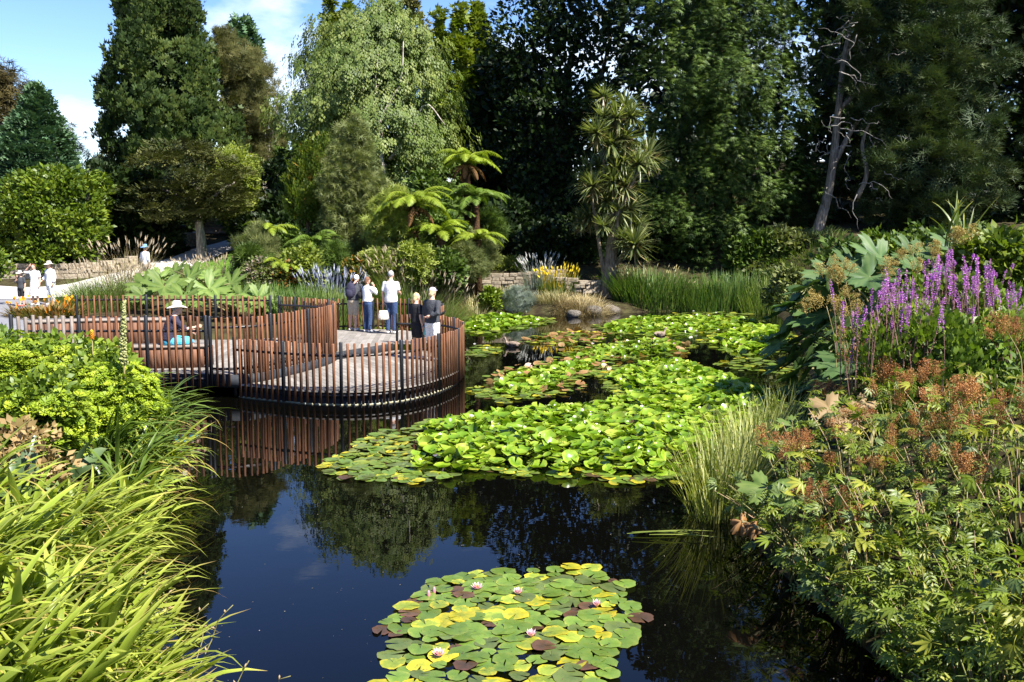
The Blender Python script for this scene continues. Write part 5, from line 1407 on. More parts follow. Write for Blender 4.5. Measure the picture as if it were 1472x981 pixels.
def lily_mat(label, px_poly, seed, rad=.125, dens=34, raised=.2, flatfn=None, single=0, flowers=0, up_frac=1.0, raise_d=.7, pinkish=False, hide=0):
    rg = np.random.default_rng(seed)
    poly = wpoly(px_poly)
    area = abs(.5 * np.sum(poly[:, 0] * np.roll(poly[:, 1], -1) - np.roll(poly[:, 0], -1) * poly[:, 1]))
    lo, hi = poly.min(0), poly.max(0)
    n = int(dens * area * np.prod(hi - lo) / max(area, .1))
    pts = rg.uniform(lo, hi, (n, 2))
    wob = .18 * np.sin(pts[:, 0] * 5.1 + seed) + .18 * np.cos(pts[:, 1] * 3.3 + pts[:, 0] * 2)
    e = poly_edge(poly, pts[:, 0], pts[:, 1])
    s = inside(poly, pts[:, 0], pts[:, 1]) & (e > np.clip(wob, 0, .3))
    pts, e = pts[s], e[s]
    fl = flatfn(pts) if flatfn is not None else np.zeros(len(pts))       # 1 where the pads lie flat
    rz_ = raised * sm((e - .12) / raise_d) * (1 - fl)
    up = (rz_ > .05) & (rg.random(len(pts)) > .07)
    zs = np.where(up, rz_ * rg.uniform(.55, 1.15, len(pts)), .008 + .03 * rg.random(len(pts)))
    c = pts.mean(0)
    th = thing('water_lily_mat', label, 'water lily', (c[0], c[1], 0))
    dist = pts[:, 1]
    order = np.argsort(dist)
    isel = np.zeros(len(pts), dtype=bool); isel[order[:single]] = True
    keys = list(PADS)
    for i in np.where(isel)[0]:
        x, y = pts[i]
        if up[i]:
            me = UPL[rg.integers(6)]; tl = abs(rg.normal(0, .5)); r_ = rad * rg.uniform(.55, 1.35)
        else:
            q = rg.random(); eb = math.exp(-e[i] / .2)
            me = PADS['pad_yellow' if q < .03 + .2 * eb else 'pad_yellow_rim' if q < .1 + .4 * eb else 'pad_olive' if q > .8 else 'pad_maroon' if q > .76 else 'pad_green'][rg.integers(4)]; tl = abs(rg.normal(0, .06)); r_ = rad * rg.uniform(.7, 1.1)
        link('lily_leaf' if up[i] else 'lily_pad', me, th, Matrix.Translation((x - c[0], y - c[1], zs[i])) @ Matrix.Rotation(rg.uniform(0, 6.28), 4, 'Z') @ Matrix.Rotation(tl, 4, 'X') @ Matrix.Rotation(rg.uniform(0, 6.28), 4, 'Z') @ Matrix.Scale(r_, 4))
    r1 = ~isel & up
    if r1.sum():
        o = wpart('lily_leaves', merged(pts[r1], zs[r1], np.full(int(r1.sum()), .5), [tpl_of(m) for m in SIMPLE_UP], rad, rg, -.1).mesh('lily_leaves', P_up), th); o['kind'] = 'stuff'
    r2 = ~isel & ~up
    if r2.sum():
        kk = rg.random(len(pts))
        for nm, mt, s in (('lily_pads', P_green, r2 & (kk < .62)), ('yellow_pads', P_rim, r2 & (kk >= .62) & (kk < .78)), ('red_leaves', P_back if pinkish else P_olive, r2 & (kk >= .78))):
            if s.sum():
                m_ = int(s.sum())
                o = wpart(nm, merged(pts[s], zs[s] + (.03 if nm == 'red_leaves' and pinkish else 0), np.full(m_, .5 if nm == 'red_leaves' and pinkish else .09), [tpl_of(m) for m in SIMPLE], rad * .95, rg).mesh(nm, mt), th); o['kind'] = 'stuff'
    for i in range(flowers):
        j = rg.integers(len(pts))
        lily_flower(rg, .065, .9, M_white if not pinkish or i % 2 else M_pink, th, (pts[j, 0] - c[0], pts[j, 1] - c[1], zs[j] + .04))
    return th
M_white = leafmat('petal_pale', [(.7, .6, .6), (.8, .76, .75), (.85, .84, .82)], .5, .25, .4, .05, (1, 1, 1))
leftline = lambda p: 1 - sm((p[:, 0] + 1.75 + (p[:, 1] - 14) * .05) / .8)
lily_mat('broad mat of upturned glossy lily leaves with a fringe of flat pads', [(452, 680), (482, 655), (520, 632), (570, 614), (640, 602), (740, 590), (830, 586), (880, 572), (872, 560), (850, 545), (880, 532), (930, 520), (985, 520), (1050, 540), (1110, 560), (1148, 585), (1125, 610), (1070, 636), (1040, 670), (985, 694), (900, 698), (850, 690), (800, 693), (720, 682), (640, 690), (570, 700), (500, 692)],
         61, .105, 66, .2, leftline, 300, 3)
lily_mat('mottled flat pads with pinkish flowers beside the round platform', [(662, 572), (680, 552), (705, 536), (760, 524), (830, 512), (880, 508), (905, 520), (880, 532), (850, 546), (840, 562), (780, 572), (720, 582)], 62, .11, 36, .06, None, 60, 7, pinkish=True)
lily_mat('pale flat pad raft behind the glossy mat', [(786, 516), (830, 500), (900, 490), (960, 488), (1000, 496), (1000, 508), (960, 514), (900, 518), (830, 522)], 63, .12, 30, .08, None, 0, 4, pinkish=True)
lily_mat('bright upturned lily leaves in front of the great dark leaves', [(1000, 492), (1040, 476), (1090, 470), (1140, 474), (1150, 500), (1100, 514), (1050, 510)], 64, .14, 26, .16, None, 0, 3)
lily_mat('lily raft along the far reeds', [(850, 470), (900, 458), (1000, 456), (1105, 462), (1110, 474), (1000, 482), (930, 484), (868, 480)], 65, .13, 26, .1, None, 0, 5)
lily_mat('flat lily raft before the straw tussock', [(742, 492), (780, 480), (840, 476), (880, 482), (870, 492), (800, 500)], 66, .13, 26, .05, None, 0, 3, pinkish=True)
lily_mat('lily raft beside the great grass mound', [(648, 474), (662, 456), (720, 453), (790, 458), (800, 464), (740, 476), (690, 482)], 67, .14, 24, .1, None, 0, 5)
lily_mat('lily raft behind the deck fence', [(485, 470), (560, 458), (640, 456), (640, 472), (560, 476), (490, 478)], 68, .15, 16, .05, None, 0, 2)
lily_mat('small flat pad raft against the round platform', [(668, 512), (672, 500), (700, 496), (722, 500), (720, 510), (690, 516)], 69, .13, 26, .05, None, 0, 2)
lily_mat('thin flat pad raft shaded by the great dark leaves', [(1030, 524), (1060, 514), (1110, 518), (1150, 530), (1130, 540), (1070, 536)], 70, .13, 18, .0, None, 0, 0)
lily_mat('narrow flat raft against the far reeds', [(950, 455), (990, 449), (1080, 450), (1085, 457), (1000, 460)], 71, .15, 16, .0, None, 0, 4)

# specks, petals and seed fluff floating on the open water
rg = np.random.default_rng(90)
n = 900
x = rg.uniform(-6, 6, n); y = 6.5 + 18 * rg.random(n) ** 1.3
k = pond_dist(x, y) < -.15
x, y = x[k], y[k]; n = len(x)
a = rg.uniform(0, 6.28, n)
V, T = scatter(LEAF, np.stack([x, y, np.full(n, .006)], 1), np.stack([np.cos(a), np.sin(a), 0 * a], 1), np.tile([0, 0, 1.], (n, 1)), rg.uniform(.005, .018, n) * np.where(rg.random(n) < .06, 2.2, 1))
tag(link('floating_specks', mesh_np('floating_specks', V, T, np.repeat(rg.random(n), 4), leafmat('speck', [(.08, .06, .03), (.18, .15, .09), (.28, .26, .2)], .8, .1))), 'tiny specks of fluff and leaf bits floating on the water', 'debris', kind='stuff')

# ================================================================ near planting
def onsurf(px, py, h=0.0, y0=4.0, y1=60.0):
    """where a sight line meets the planting surface h above the ground"""
    Y = np.arange(y0, y1, .06)
    a, b = px - 736, 490.5 - py
    t = Y / (CF * _c + b * _s)
    X = a * t; Z = CH + (-CF * _s + b * _c) * t
    G_ = hf(X, Y)
    k = np.argmax((Z < G_ + h) & (G_ > .02)) if ((Z < G_ + h) & (G_ > .02)).any() else len(Y) - 1
    return Vector((X[k], Y[k], G_[k]))

def blade_mesh(name, mat, droop, lean, L_=1.0, W=.03, seg=7, seed=0, fold=.25, curl=0.0):
    """one strap leaf with a keel, rising from the origin and arching towards +x"""
    rg = np.random.default_rng(seed)
    t = np.linspace(0, 1, seg + 1)
    ph = lean + droop * t ** 1.3
    x = np.r_[0, np.cumsum(np.sin((ph[1:] + ph[:-1]) / 2))] / seg * L_
    z = np.r_[0, np.cumsum(np.cos((ph[1:] + ph[:-1]) / 2))] / seg * L_
    yb = curl * t ** 2 * L_
    w = W * np.interp(t, [0, .2, .55, .85, 1], [.55, .95, 1, .5, .02]) / 2
    nx, nz_ = -np.cos(ph), np.sin(ph)
    C = np.stack([x, yb, z], 1)
    up = np.stack([nx, 0 * t, nz_], 1)
    l = C + np.stack([0 * t, w, 0 * t], 1) + up * (w * fold)[:, None]
    r_ = C - np.stack([0 * t, w, 0 * t], 1) + up * (w * fold)[:, None]
    V = np.stack([l, C, r_], 1).reshape(-1, 3)
    T = []
    for k in range(seg):
        a = 3 * k
        T += [(a, a + 1, a + 4), (a, a + 4, a + 3), (a + 1, a + 2, a + 5), (a + 1, a + 5, a + 4)]
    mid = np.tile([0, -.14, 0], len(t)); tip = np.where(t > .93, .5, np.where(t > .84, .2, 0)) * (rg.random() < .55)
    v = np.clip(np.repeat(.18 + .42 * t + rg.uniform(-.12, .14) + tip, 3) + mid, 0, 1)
    return mesh_np(name, V, np.array(T), v, mat, True)

L_croc = leafmat('blade_crocosmia', [(.11, .17, .015), (.21, .27, .03), (.34, .37, .06, .7), (.34, .22, .09)], .42, .38, .3, .28, (1.15, 1.2, .55))
L_croc2 = leafmat('blade_crocosmia_old', [(.17, .17, .03), (.30, .24, .06), (.36, .22, .08)], .5, .3, .35, .25, (1.1, 1, .7))
L_agap = leafmat('blade_agapanthus', [(.05, .095, .012), (.11, .165, .025), (.19, .235, .055)], .33, .3, .5, .25)
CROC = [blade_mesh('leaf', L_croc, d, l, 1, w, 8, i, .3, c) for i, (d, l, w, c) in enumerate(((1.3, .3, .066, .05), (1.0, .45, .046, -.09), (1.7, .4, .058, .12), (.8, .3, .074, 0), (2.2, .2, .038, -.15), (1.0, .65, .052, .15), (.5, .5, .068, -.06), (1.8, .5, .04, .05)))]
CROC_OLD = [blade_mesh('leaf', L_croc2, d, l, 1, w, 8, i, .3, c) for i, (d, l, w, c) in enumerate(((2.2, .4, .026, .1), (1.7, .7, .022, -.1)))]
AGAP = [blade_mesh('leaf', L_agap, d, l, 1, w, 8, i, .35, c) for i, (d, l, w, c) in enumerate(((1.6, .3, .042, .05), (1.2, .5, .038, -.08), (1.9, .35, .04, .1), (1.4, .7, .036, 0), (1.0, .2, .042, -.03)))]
def strap_clump(name, label, x, y, n, Ln, meshes, rg, bias=None, spread=1.0, group=None, rad=.16, cat='plant', old=None, z=None):
    z = hz(x, y) if z is None else z
    th = thing(name, label, cat, (x, y, z), group)
    for i in range(n):
        a = rg.uniform(-math.pi, math.pi) if bias is None or rg.random() < .22 else bias + rg.normal(0, spread)
        q = rad * math.sqrt(rg.random()); b = rg.uniform(0, 6.28)
        me = meshes[rg.integers(len(meshes))] if old is None or rg.random() > .12 else old[rg.integers(len(old))]
        s = Ln * rg.uniform(.6, 1.15)
        M = Matrix.Translation((q * math.cos(b), q * math.sin(b), -.04)) @ Matrix.Rotation(a, 4, 'Z') @ Matrix.Rotation(rg.normal(0, .22), 4, 'X') @ Matrix.Rotation(rg.normal(0, .12), 4, 'Y') @ Matrix.Scale(s, 4)
        link('leaf', me, th, M)
    return th
rg = np.random.default_rng(101)
pos = []
for px, py in ((-40, 700), (30, 720), (100, 735), (-60, 760), (10, 780), (80, 790), (140, 800), (-80, 820), (-10, 840), (60, 850), (120, 860), (175, 870), (-70, 900), (0, 910), (70, 920), (140, 930), (200, 935), (-40, 980), (30, 990), (100, 1000), (170, 1005), (230, 1000), (-20, 1070), (60, 1080), (140, 1080), (215, 1075), (20, 1160), (110, 1160), (200, 1150)):
    p = onsurf(px + rg.normal(0, 8), py + rg.normal(0, 6), .35, 3.0, 14)
    pos.append(p)
for p in pos:
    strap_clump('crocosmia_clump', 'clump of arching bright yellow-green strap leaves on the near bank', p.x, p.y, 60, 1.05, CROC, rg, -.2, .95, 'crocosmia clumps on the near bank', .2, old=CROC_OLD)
for y_ in (4.6, 5.3, 6.0, 6.7, 7.4, 8.1, 8.9, 9.7):     # the lip of the bank, leaves falling towards the water
    x_ = np.interp(y_, [3.2, 7, 8.6, 10.7], [-1.6, -2.9, -3.7, -4.9]) - .3
    strap_clump('crocosmia_clump', 'clump of yellow-green strap leaves falling from the lip of the bank to the water', x_, y_, 46, .95, CROC, rg, -.1, .6, 'crocosmia clumps on the lip of the bank', .2, old=CROC_OLD)
for x_, y_ in ((-4.95, 11.6), (-5.2, 12.3), (-5.3, 13.0), (-5.4, 13.8), (-5.55, 14.5), (-5.9, 15.1), (-5.8, 13.4), (-6.2, 14.4), (-6.6, 15.6), (-5.6, 12.6)):
    p = Vector((x_, y_, 0))
    strap_clump('agapanthus_clump', 'clump of dark arching strap leaves overhanging the water by the rocks', p.x, p.y, 46, 1.15, AGAP, rg, .0, .7, 'strap leaf clumps by the rocks', .14, old=CROC_OLD)
# budding stems
L_stem = leafmat('flower_stem', [(.14, .16, .04), (.24, .2, .08), (.34, .22, .14)], .5, .1)
for i, (bx, by_, path) in enumerate(((-2.75, 6.4, ((236, 900), (240, 858), (252, 846))), (-2.5, 6.0, ((300, 930), (312, 895), (335, 870))), (-2.45, 5.9, ((290, 925), (280, 890), (300, 868))), (-2.2, 5.6, ((340, 985), (352, 960), (358, 950))), (-2.0, 5.6, ((395, 1000), (400, 978), (418, 972))))):
    D = by_ + .5
    z = hz(bx, by_)
    th = thing('budding_stem', ('thin budding stem over the dark water', 'zigzag stem of seed buds arching over the water', 'short zigzag stem of seed buds', 'low budding stem at the bank foot', 'reddish bud tip at the bank foot')[i], 'plant', (bx, by_, z))
    pts = [(bx, by_, z - .03)] + [tuple(atd(px, py, D)) for px, py in path]
    C_ = spline(pts, 16)
    wpart('stem', MB().add(*tube(C_, np.linspace(.006, .003, 16), 5), .3).mesh('stem', L_stem, True), th)
    for k in range(6, 16, 2):
        d = Vector((rg.normal(0, .02), rg.normal(0, .02), .025))
        p = Vector(C_[k])
        V, T = tube([p, p + d * .6, p + d], [.004, .008, .002], 5)
        wpart('bud', MB().add(V, T, .8).mesh('bud', L_stem, True), th)

# lime euphorbia mounds
def ros(n, el):
    V, T = [], []
    for i in range(n):
        a = 6.283 * i / n
        d = np.array([math.cos(a) * math.cos(el), math.sin(a) * math.cos(el), math.sin(el)]); s = np.array([-math.sin(a), math.cos(a), 0])
        for p in (d * .08, d * .8 + s * .36, d * .95 - s * .30): V.append(p)
        T.append((3 * i, 3 * i + 1, 3 * i + 2))
    V = np.array(V)
    return V[:, [0, 2, 1]] * np.array([1, 1, -1]), np.array(T)   # axis along y
ROSETTE = ros(6, .35)
L_euph = leafmat('leaf_euphorbia', [(.10, .165, .012), (.21, .285, .018), (.36, .40, .03)], .5, .3, .2)
L_euphg = leafmat('leaf_euphorbia_green', [(.045, .085, .010), (.11, .17, .018), (.22, .27, .03)], .45, .3, .3)
for i, (rows, D, lab) in enumerate((
        ([(498, 70, 120), (512, 30, 170), (545, 10, 200), (590, 10, 210), (640, 20, 200)], 14.5, 'broad lime-green euphorbia mound in front of the slat fence'),
        ([(490, -60, 40), (508, -90, 70), (550, -90, 80), (620, -80, 70)], 14.2, 'lime-green euphorbia mound below the grey entrance fence'),
        ([(528, 120, 180), (548, 95, 206), (590, 90, 216), (630, 100, 200)], 13.6, 'yellow-green euphorbia mound beside the strap leaves'),
        ([(556, 20, 80), (576, -10, 110), (620, -10, 110), (660, 0, 100)], 11.6, 'darker green euphorbia mound under the lime one'))):
    th = plant('euphorbia_mound', lab, 'plant', rows, D, L_euphg, K(190, .22, 44, LEAF, .10, 'out', depth=.15, lump=.15, inner=.25, flat=.9), seed=200 + i, part_name='foliage')
    rgg = np.random.default_rng(300 + i)
    wpart('flower_heads', crown(rows, D, 700 if i < 3 else 220, .15, 15, ROSETTE, .058, 'up', rgg, depth=.06, lump=.15, inner=0, flat=.6, push=.1).mesh('flower_heads', L_euph), th)
p = onsurf(60, 650, .4, 5, 14)
L_dry = leafmat('leaf_dry', [(.16, .12, .04), (.28, .19, .08), (.40, .30, .15)], .8, .25, .2, .2, (1.1, .95, .7))
shrub('withered_plant', 'withered brown and yellow foliage between euphorbia and crocosmia', [(618, 10, 50), (632, -20, 96), (660, -30, 106), (700, -20, 100)], 10.6, L_dry, sh(60, .14, 26, LEAF, .09, lump=.35, inner=.05, depth=.4), 210, cat='plant')
L_broad = leafmat('leaf_broad_grey', [(.05, .09, .03), (.10, .15, .06), (.17, .21, .10)], .4, .25, .5)
BROAD = [blade_mesh('leaf', L_broad, d, l, 1, w, 8, i, .5) for i, (d, l, w) in enumerate(((.9, .25, .30), (1.2, .5, .26), (.6, .15, .28)))]
for px, py in ((70, 620), (20, 640), (105, 632)):
    p = onsurf(px, py, .5, 9.5, 14)
    strap_clump('broadleaf_clump', 'clump of broad pointed grey-green leaves amid the euphorbia', p.x, p.y, 9, .62, BROAD, rg, None, 1, 'broad-leaved clumps amid the euphorbia', .08)
# pineapple-lily spike
p = atd(178, 520, 13.2)
z0 = hz(p.x, 13.2)
th = thing('flower_spike_plant', 'tall greenish knobbly flower spike in front of the fence', 'plant', (p.x, 13.2, z0))
zt, zb = atd(181, 432, 13.2).z, atd(176, 524, 13.2).z
L_knob = leafmat('spike_floret', [(.14, .15, .05), (.26, .27, .10), (.40, .38, .18)], .6, .2)
wpart('stem', MB().add(*tube([(p.x, 13.2, z0 - .03), (p.x, 13.2, zb), (p.x + .03, 13.2, zt)], [.016, .014, .006], 6)).mesh('stem', L_stem, True), th)
mb = MB()
for k in range(230):
    t = k / 230
    a = k * 2.4
    r_ = .05 * (1 - t * .75)
    r_ *= rg.uniform(.6, 1.25)
    c = (p.x + .05 * t * t + r_ * math.cos(a), 13.2 + r_ * math.sin(a), zb + (zt - zb) * t + rg.normal(0, .012))
    V, T = ell(c, (.019, .019, .017), 5, 3)
    mb.add(V, T, rg.random())
o = wpart('florets', mb.mesh('florets', L_knob), th); o['kind'] = 'stuff'
for k in range(8):
    link('leaf', AGAP[k % 5], th, Matrix.Rotation(k * .8, 4, 'Z') @ Matrix.Scale(.55, 4))
p = atd(132, 480, 14.0); z0 = hz(p.x, 14.0)
th = thing('torch_flower', 'small orange torch flower in front of the fence', 'flower', (p.x, 14.0, z0))
wpart('stem', MB().add(*tube([(p.x, 14.0, z0 - .03), (p.x, 14.0, p.z)], .008, 5)).mesh('stem', L_stem, True), th)
mb = MB()
for k in range(50):
    a = k * 2.4; t = k / 50
    V, T = tube([(p.x, 14.0, p.z + .13 * t - .06), (p.x + .03 * math.cos(a), 14.0 + .03 * math.sin(a), p.z + .13 * t - .09)], [.006, .008], 5); mb.add(V, T, t)
wpart('flower', mb.mesh('flower', L_oflower), th)

# ---------------------------------------------------------------- great lobed leaves (gunnera)
def gunnera_mesh(rg, mat, lobes=7, nth=63, cup=.26, fold=.17):
    th_ = np.linspace(.22, 2 * np.pi - .22, nth)
    rr = np.array([0, .3, .6, .85, 1.0])
    V = [(0, 0, 0)]; v = [.9]
    ph = rg.uniform(0, 6)
    for r_ in rr[1:]:
        for k, t in enumerate(th_):
            u = (t - .22) / (2 * np.pi - .44) * lobes
            lob = abs(math.sin(math.pi * u))
            R_ = r_ * (1 - .52 * (1 - lob) ** 1.3 * (r_ ** 1.5)) * (1 + (.11 if k % 2 else -.09) * (r_ > .8)) * (1 + .06 * math.sin(2 * t + ph))
            z = cup * r_ ** 2 - fold * (1 - lob) * r_ + .05 * r_ * math.sin(3 * t + ph) - .28 * max(0, r_ - .6) * max(0, -math.cos(t) * .3 + .5)
            V.append((R_ * math.sin(t), R_ * math.cos(t) * -1, z))
            v.append(.35 + .5 * lob * (.9 if r_ < .95 else .6) + .12 * rg.normal())
    T = [(0, 1 + k, 2 + k) for k in range(nth - 1)]
    for i in range(len(rr) - 2):
        a0, b0 = 1 + i * nth, 1 + (i + 1) * nth
        for k in range(nth - 1):
            T += [(a0 + k, b0 + k, b0 + k + 1), (a0 + k, b0 + k + 1, a0 + k + 1)]
    return mesh_np('leaf', np.array(V), np.array(T), np.clip(v, 0, 1), mat, True)
L_gun = leafmat('leaf_gunnera', [(.04, .075, .014), (.085, .14, .028), (.16, .215, .05)], .5, .3, .25, .25)
L_gund = leafmat('leaf_gunnera_dark', [(.016, .042, .012), (.042, .085, .024), (.09, .14, .042)], .5, .25, .25, .2)
rg = np.random.default_rng(55)
GUN = [gunnera_mesh(rg, L_gun) for _ in range(4)]
GUND = [gunnera_mesh(rg, L_gund) for _ in range(4)]
L_stalk = leafmat('leaf_stalk', [(.10, .11, .04), (.18, .16, .07), (.25, .2, .1)], .6, 0)
def gunnera(label, leaves, base, meshes, rg, tilt=(.3, .9), toward=None, name='gunnera', mat=L_stalk):
    bx, by_ = base
    th = thing(name, label, 'plant', (bx, by_, hz(bx, by_)))
    z0 = hz(bx, by_)
    for (px, py, D, r_) in leaves:
        p = atd(px, py, D)
        p.z = max(p.z, .25)
        dx, dy = p.x - bx, p.y - by_
        az = math.atan2(dy, dx) if toward is None else toward + rg.normal(0, .5)
        tl = rg.uniform(*tilt)
        nvec = Vector((math.sin(tl) * math.cos(az), math.sin(tl) * math.sin(az), math.cos(tl)))
        q = nvec.to_track_quat('Z', 'Y').to_matrix().to_4x4()
        # leaf base notch points back to the crown of the plant
        loc = Vector((p.x - bx, p.y - by_, p.z - z0))
        y_ax = Vector((dx, dy, 0)).normalized() if abs(dx) + abs(dy) > .01 else Vector((0, -1, 0))
        y_ax = (y_ax - nvec * y_ax.dot(nvec)).normalized()
        x_ax = y_ax.cross(nvec)
        Mr = Matrix((x_ax, y_ax, nvec)).transposed().to_4x4()
        Mr = Mr @ Matrix.Rotation(rg.normal(0, .35), 4, 'Z')
        link('leaf', meshes[rg.integers(len(meshes))], th, Matrix.Translation(loc) @ Mr @ Matrix.Scale(r_, 4))
        C_ = spline([(0, 0, -.05), (loc.x * .35, loc.y * .35, loc.z * .65), tuple(loc)], 7)
        link('stalk', MB().add(*tube(C_, np.linspace(.035, .018, 7), 6), .5).mesh('stalk', mat, True), th)
    return th
lv = []
for px, py, D, r_ in ((205, 396, 32.5, .8), (236, 400, 32, .95), (270, 388, 33, .85), (300, 404, 32, .9), (330, 396, 33, .8), (262, 414, 31.2, .8), (228, 388, 33.6, .7), (345, 412, 32, .8), (372, 416, 31.5, .75), (318, 418, 31, .7), (285, 420, 31, .7), (206, 414, 31.5, .65), (390, 424, 31.5, .55), (250, 378, 34, .65), (355, 428, 31, .55), (300, 384, 33.6, .6)):
    lv.append((px, py + 12, D, r_ * .82))
gunnera('bank of huge pale green lobed leaves behind the deck fence', lv[:9], (atd(262, 430, 33.3).x, 33.6), GUN, rg, (.35, .85), -math.pi / 2 + .35)
gunnera('lower group of huge lobed leaves beside the iris bed', lv[9:], (atd(330, 430, 32.4).x, 32.8), GUN, rg, (.35, .85), -math.pi / 2 + .35)
gl = [(1150, 432, 18.6, .6), (1182, 452, 18, .65), (1136, 470, 18.8, .6), (1205, 484, 17, .65), (1160, 500, 18, .65), (1216, 520, 16, .6), (1128, 446, 19, .5), (1192, 424, 18, .65), (1232, 456, 16.8, .6), (1150, 530, 17.6, .55), (1180, 540, 16.8, .55), (1122, 492, 18.6, .5), (1208, 545, 15.6, .5),
      (1130, 520, 18.2, .5), (1170, 475, 18.4, .6), (1200, 455, 17.6, .55), (1145, 552, 17.6, .5), (1188, 508, 17.2, .6), (1165, 410, 18.6, .55)]
gunnera('shadowy mound of huge dark lobed leaves overhanging the water', gl, (atd(1215, 500, 18).x + .7, 18.6), GUND, rg, (.3, 1.0), math.pi * .92)
gl = [(1266, 370, 19, .62), (1312, 362, 20, .55), (1230, 384, 19, .55), (1292, 388, 18, .55), (1345, 370, 20, .55), (1216, 400, 18.4, .6), (1250, 398, 17.4, .6), (1380, 360, 20, .7), (1195, 395, 19, .55), (1330, 390, 18, .65)]
gunnera('upper tier of huge blue-green lobed leaves behind the purple spikes', gl, (atd(1285, 420, 19).x, 19.4), GUND, rg, (.25, .7), -math.pi / 2 + .5)

# ---------------------------------------------------------------- right bank: compound leaves, plumes, spikes
def leaflet_star(rg, mat, n=5, droop=.35, w=.16):
    """a compound leaf: lance-shaped leaflets fanned from one point, with folded midribs"""
    mb = MB()
    for i in range(n):
        a = (i - (n - 1) / 2) * (2.5 / n) + rg.normal(0, .06)
        ln = (1.0 - .22 * abs(i - (n - 1) / 2) / (n / 2)) * rg.uniform(.9, 1.08)
        d = np.array([math.sin(a), math.cos(a), 0]); s = np.array([math.cos(a), -math.sin(a), 0]); u = np.array([0, 0, 1.])
        V = []; vv = []
        ts = (0.08, .3, .55, .8, 1.0); ww = (.2, .85, 1, .6, .02)
        for t, q in zip(ts, ww):
            z = -droop * (t * ln) ** 2 + .12 * t
            c = d * t * ln + u * z
            for k in (-1, 0, 1):
                V.append(c + s * k * w * q * ln + u * (.25 * w * q if k else 0)); vv.append(.35 + .3 * (k == 0) + .25 * t)
        T = []
        for j in range(4):
            b = 3 * j
            T += [(b, b + 3, b + 4), (b, b + 4, b + 1), (b + 1, b + 4, b + 5), (b + 1, b + 5, b + 2)]
        mb.add(np.array(V), np.array(T), np.clip(np.array(vv) + rg.normal(0, .08), 0, 1))
    mb.add(*tube([(0, -.45, -.25), (0, -.15, -.06), (0, .1, 0)], [.018, .016, .012], 4), .7)
    return mb.mesh('leaf', mat)
L_rb1 = leafmat('leaf_bank_green', [(.04, .07, .008), (.105, .15, .014), (.21, .25, .03)], .45, .32, .3, .35)
L_rb2 = leafmat('leaf_bank_yellow', [(.09, .11, .012), (.19, .21, .02), (.32, .30, .05)], .45, .35, .3, .25)
L_rb3 = leafmat('leaf_bank_grey', [(.045, .08, .018), (.10, .145, .036), (.19, .225, .065)], .42, .28, .35, .25)
rg = np.random.default_rng(71)
def pinnate(rg, mat, pairs=4, w=.11, ln0=.5):
    """a compound leaf with lance leaflets paired along an arching midrib"""
    mb = MB()
    st = np.linspace(.15, 1, pairs + 1)
    rib = lambda t: np.array([.04 * math.sin(3 * t), t, .22 * t - .45 * t * t])
    mb.add(*tube([np.array([0, -.35, -.15])] + [rib(t) for t in np.linspace(0, 1, 5)], np.linspace(.016, .006, 6), 4), .7)
    for i, t in enumerate(st):
        for s_ in ((-1, 1) if i < pairs else (0,)):
            a = s_ * rg.uniform(.75, 1.1); ln = ln0 * rg.uniform(.8, 1.15) * (1 - .25 * abs(t - .5)) * (1.15 if s_ == 0 else 1)
            d = np.array([math.sin(a), math.cos(a), 0]); s = np.array([math.cos(a), -math.sin(a), 0]); o = rib(t); u = np.array([0, 0, 1.])
            V, vv = [], []
            for q, ww in ((.02, .15), (.3, .9), (.6, .85), (1, .02)):
                c = o + d * q * ln + u * (-.5 * (q * ln) ** 2 + rg.normal(0, .01))
                for k in (-1, 0, 1):
                    V.append(c + s * k * w * ww + u * (.3 * w * ww if k else 0)); vv.append(.3 + .3 * (k == 0) + .3 * q)
            T = []
            for j in range(3):
                b = 3 * j
                T += [(b, b + 3, b + 4), (b, b + 4, b + 1), (b + 1, b + 4, b + 5), (b + 1, b + 5, b + 2)]
            mb.add(np.array(V), np.array(T), np.clip(np.array(vv) + rg.normal(0, .12), 0, 1))
    return mb.mesh('leaf', mat)
STAR = [leaflet_star(rg, m, n_, dr, w_) if n_ < 7 else pinnate(rg, m, 4 if w_ > .08 else 3, w_, .5) for m, n_, dr, w_ in ((L_rb1, 5, .35, .11), (L_rb1, 7, .3, .085), (L_rb1, 3, .4, .14), (L_rb1, 5, .6, .1), (L_rb2, 5, .35, .11), (L_rb2, 3, .3, .14), (L_rb3, 5, .4, .12), (L_rb1, 7, .6, .075))]
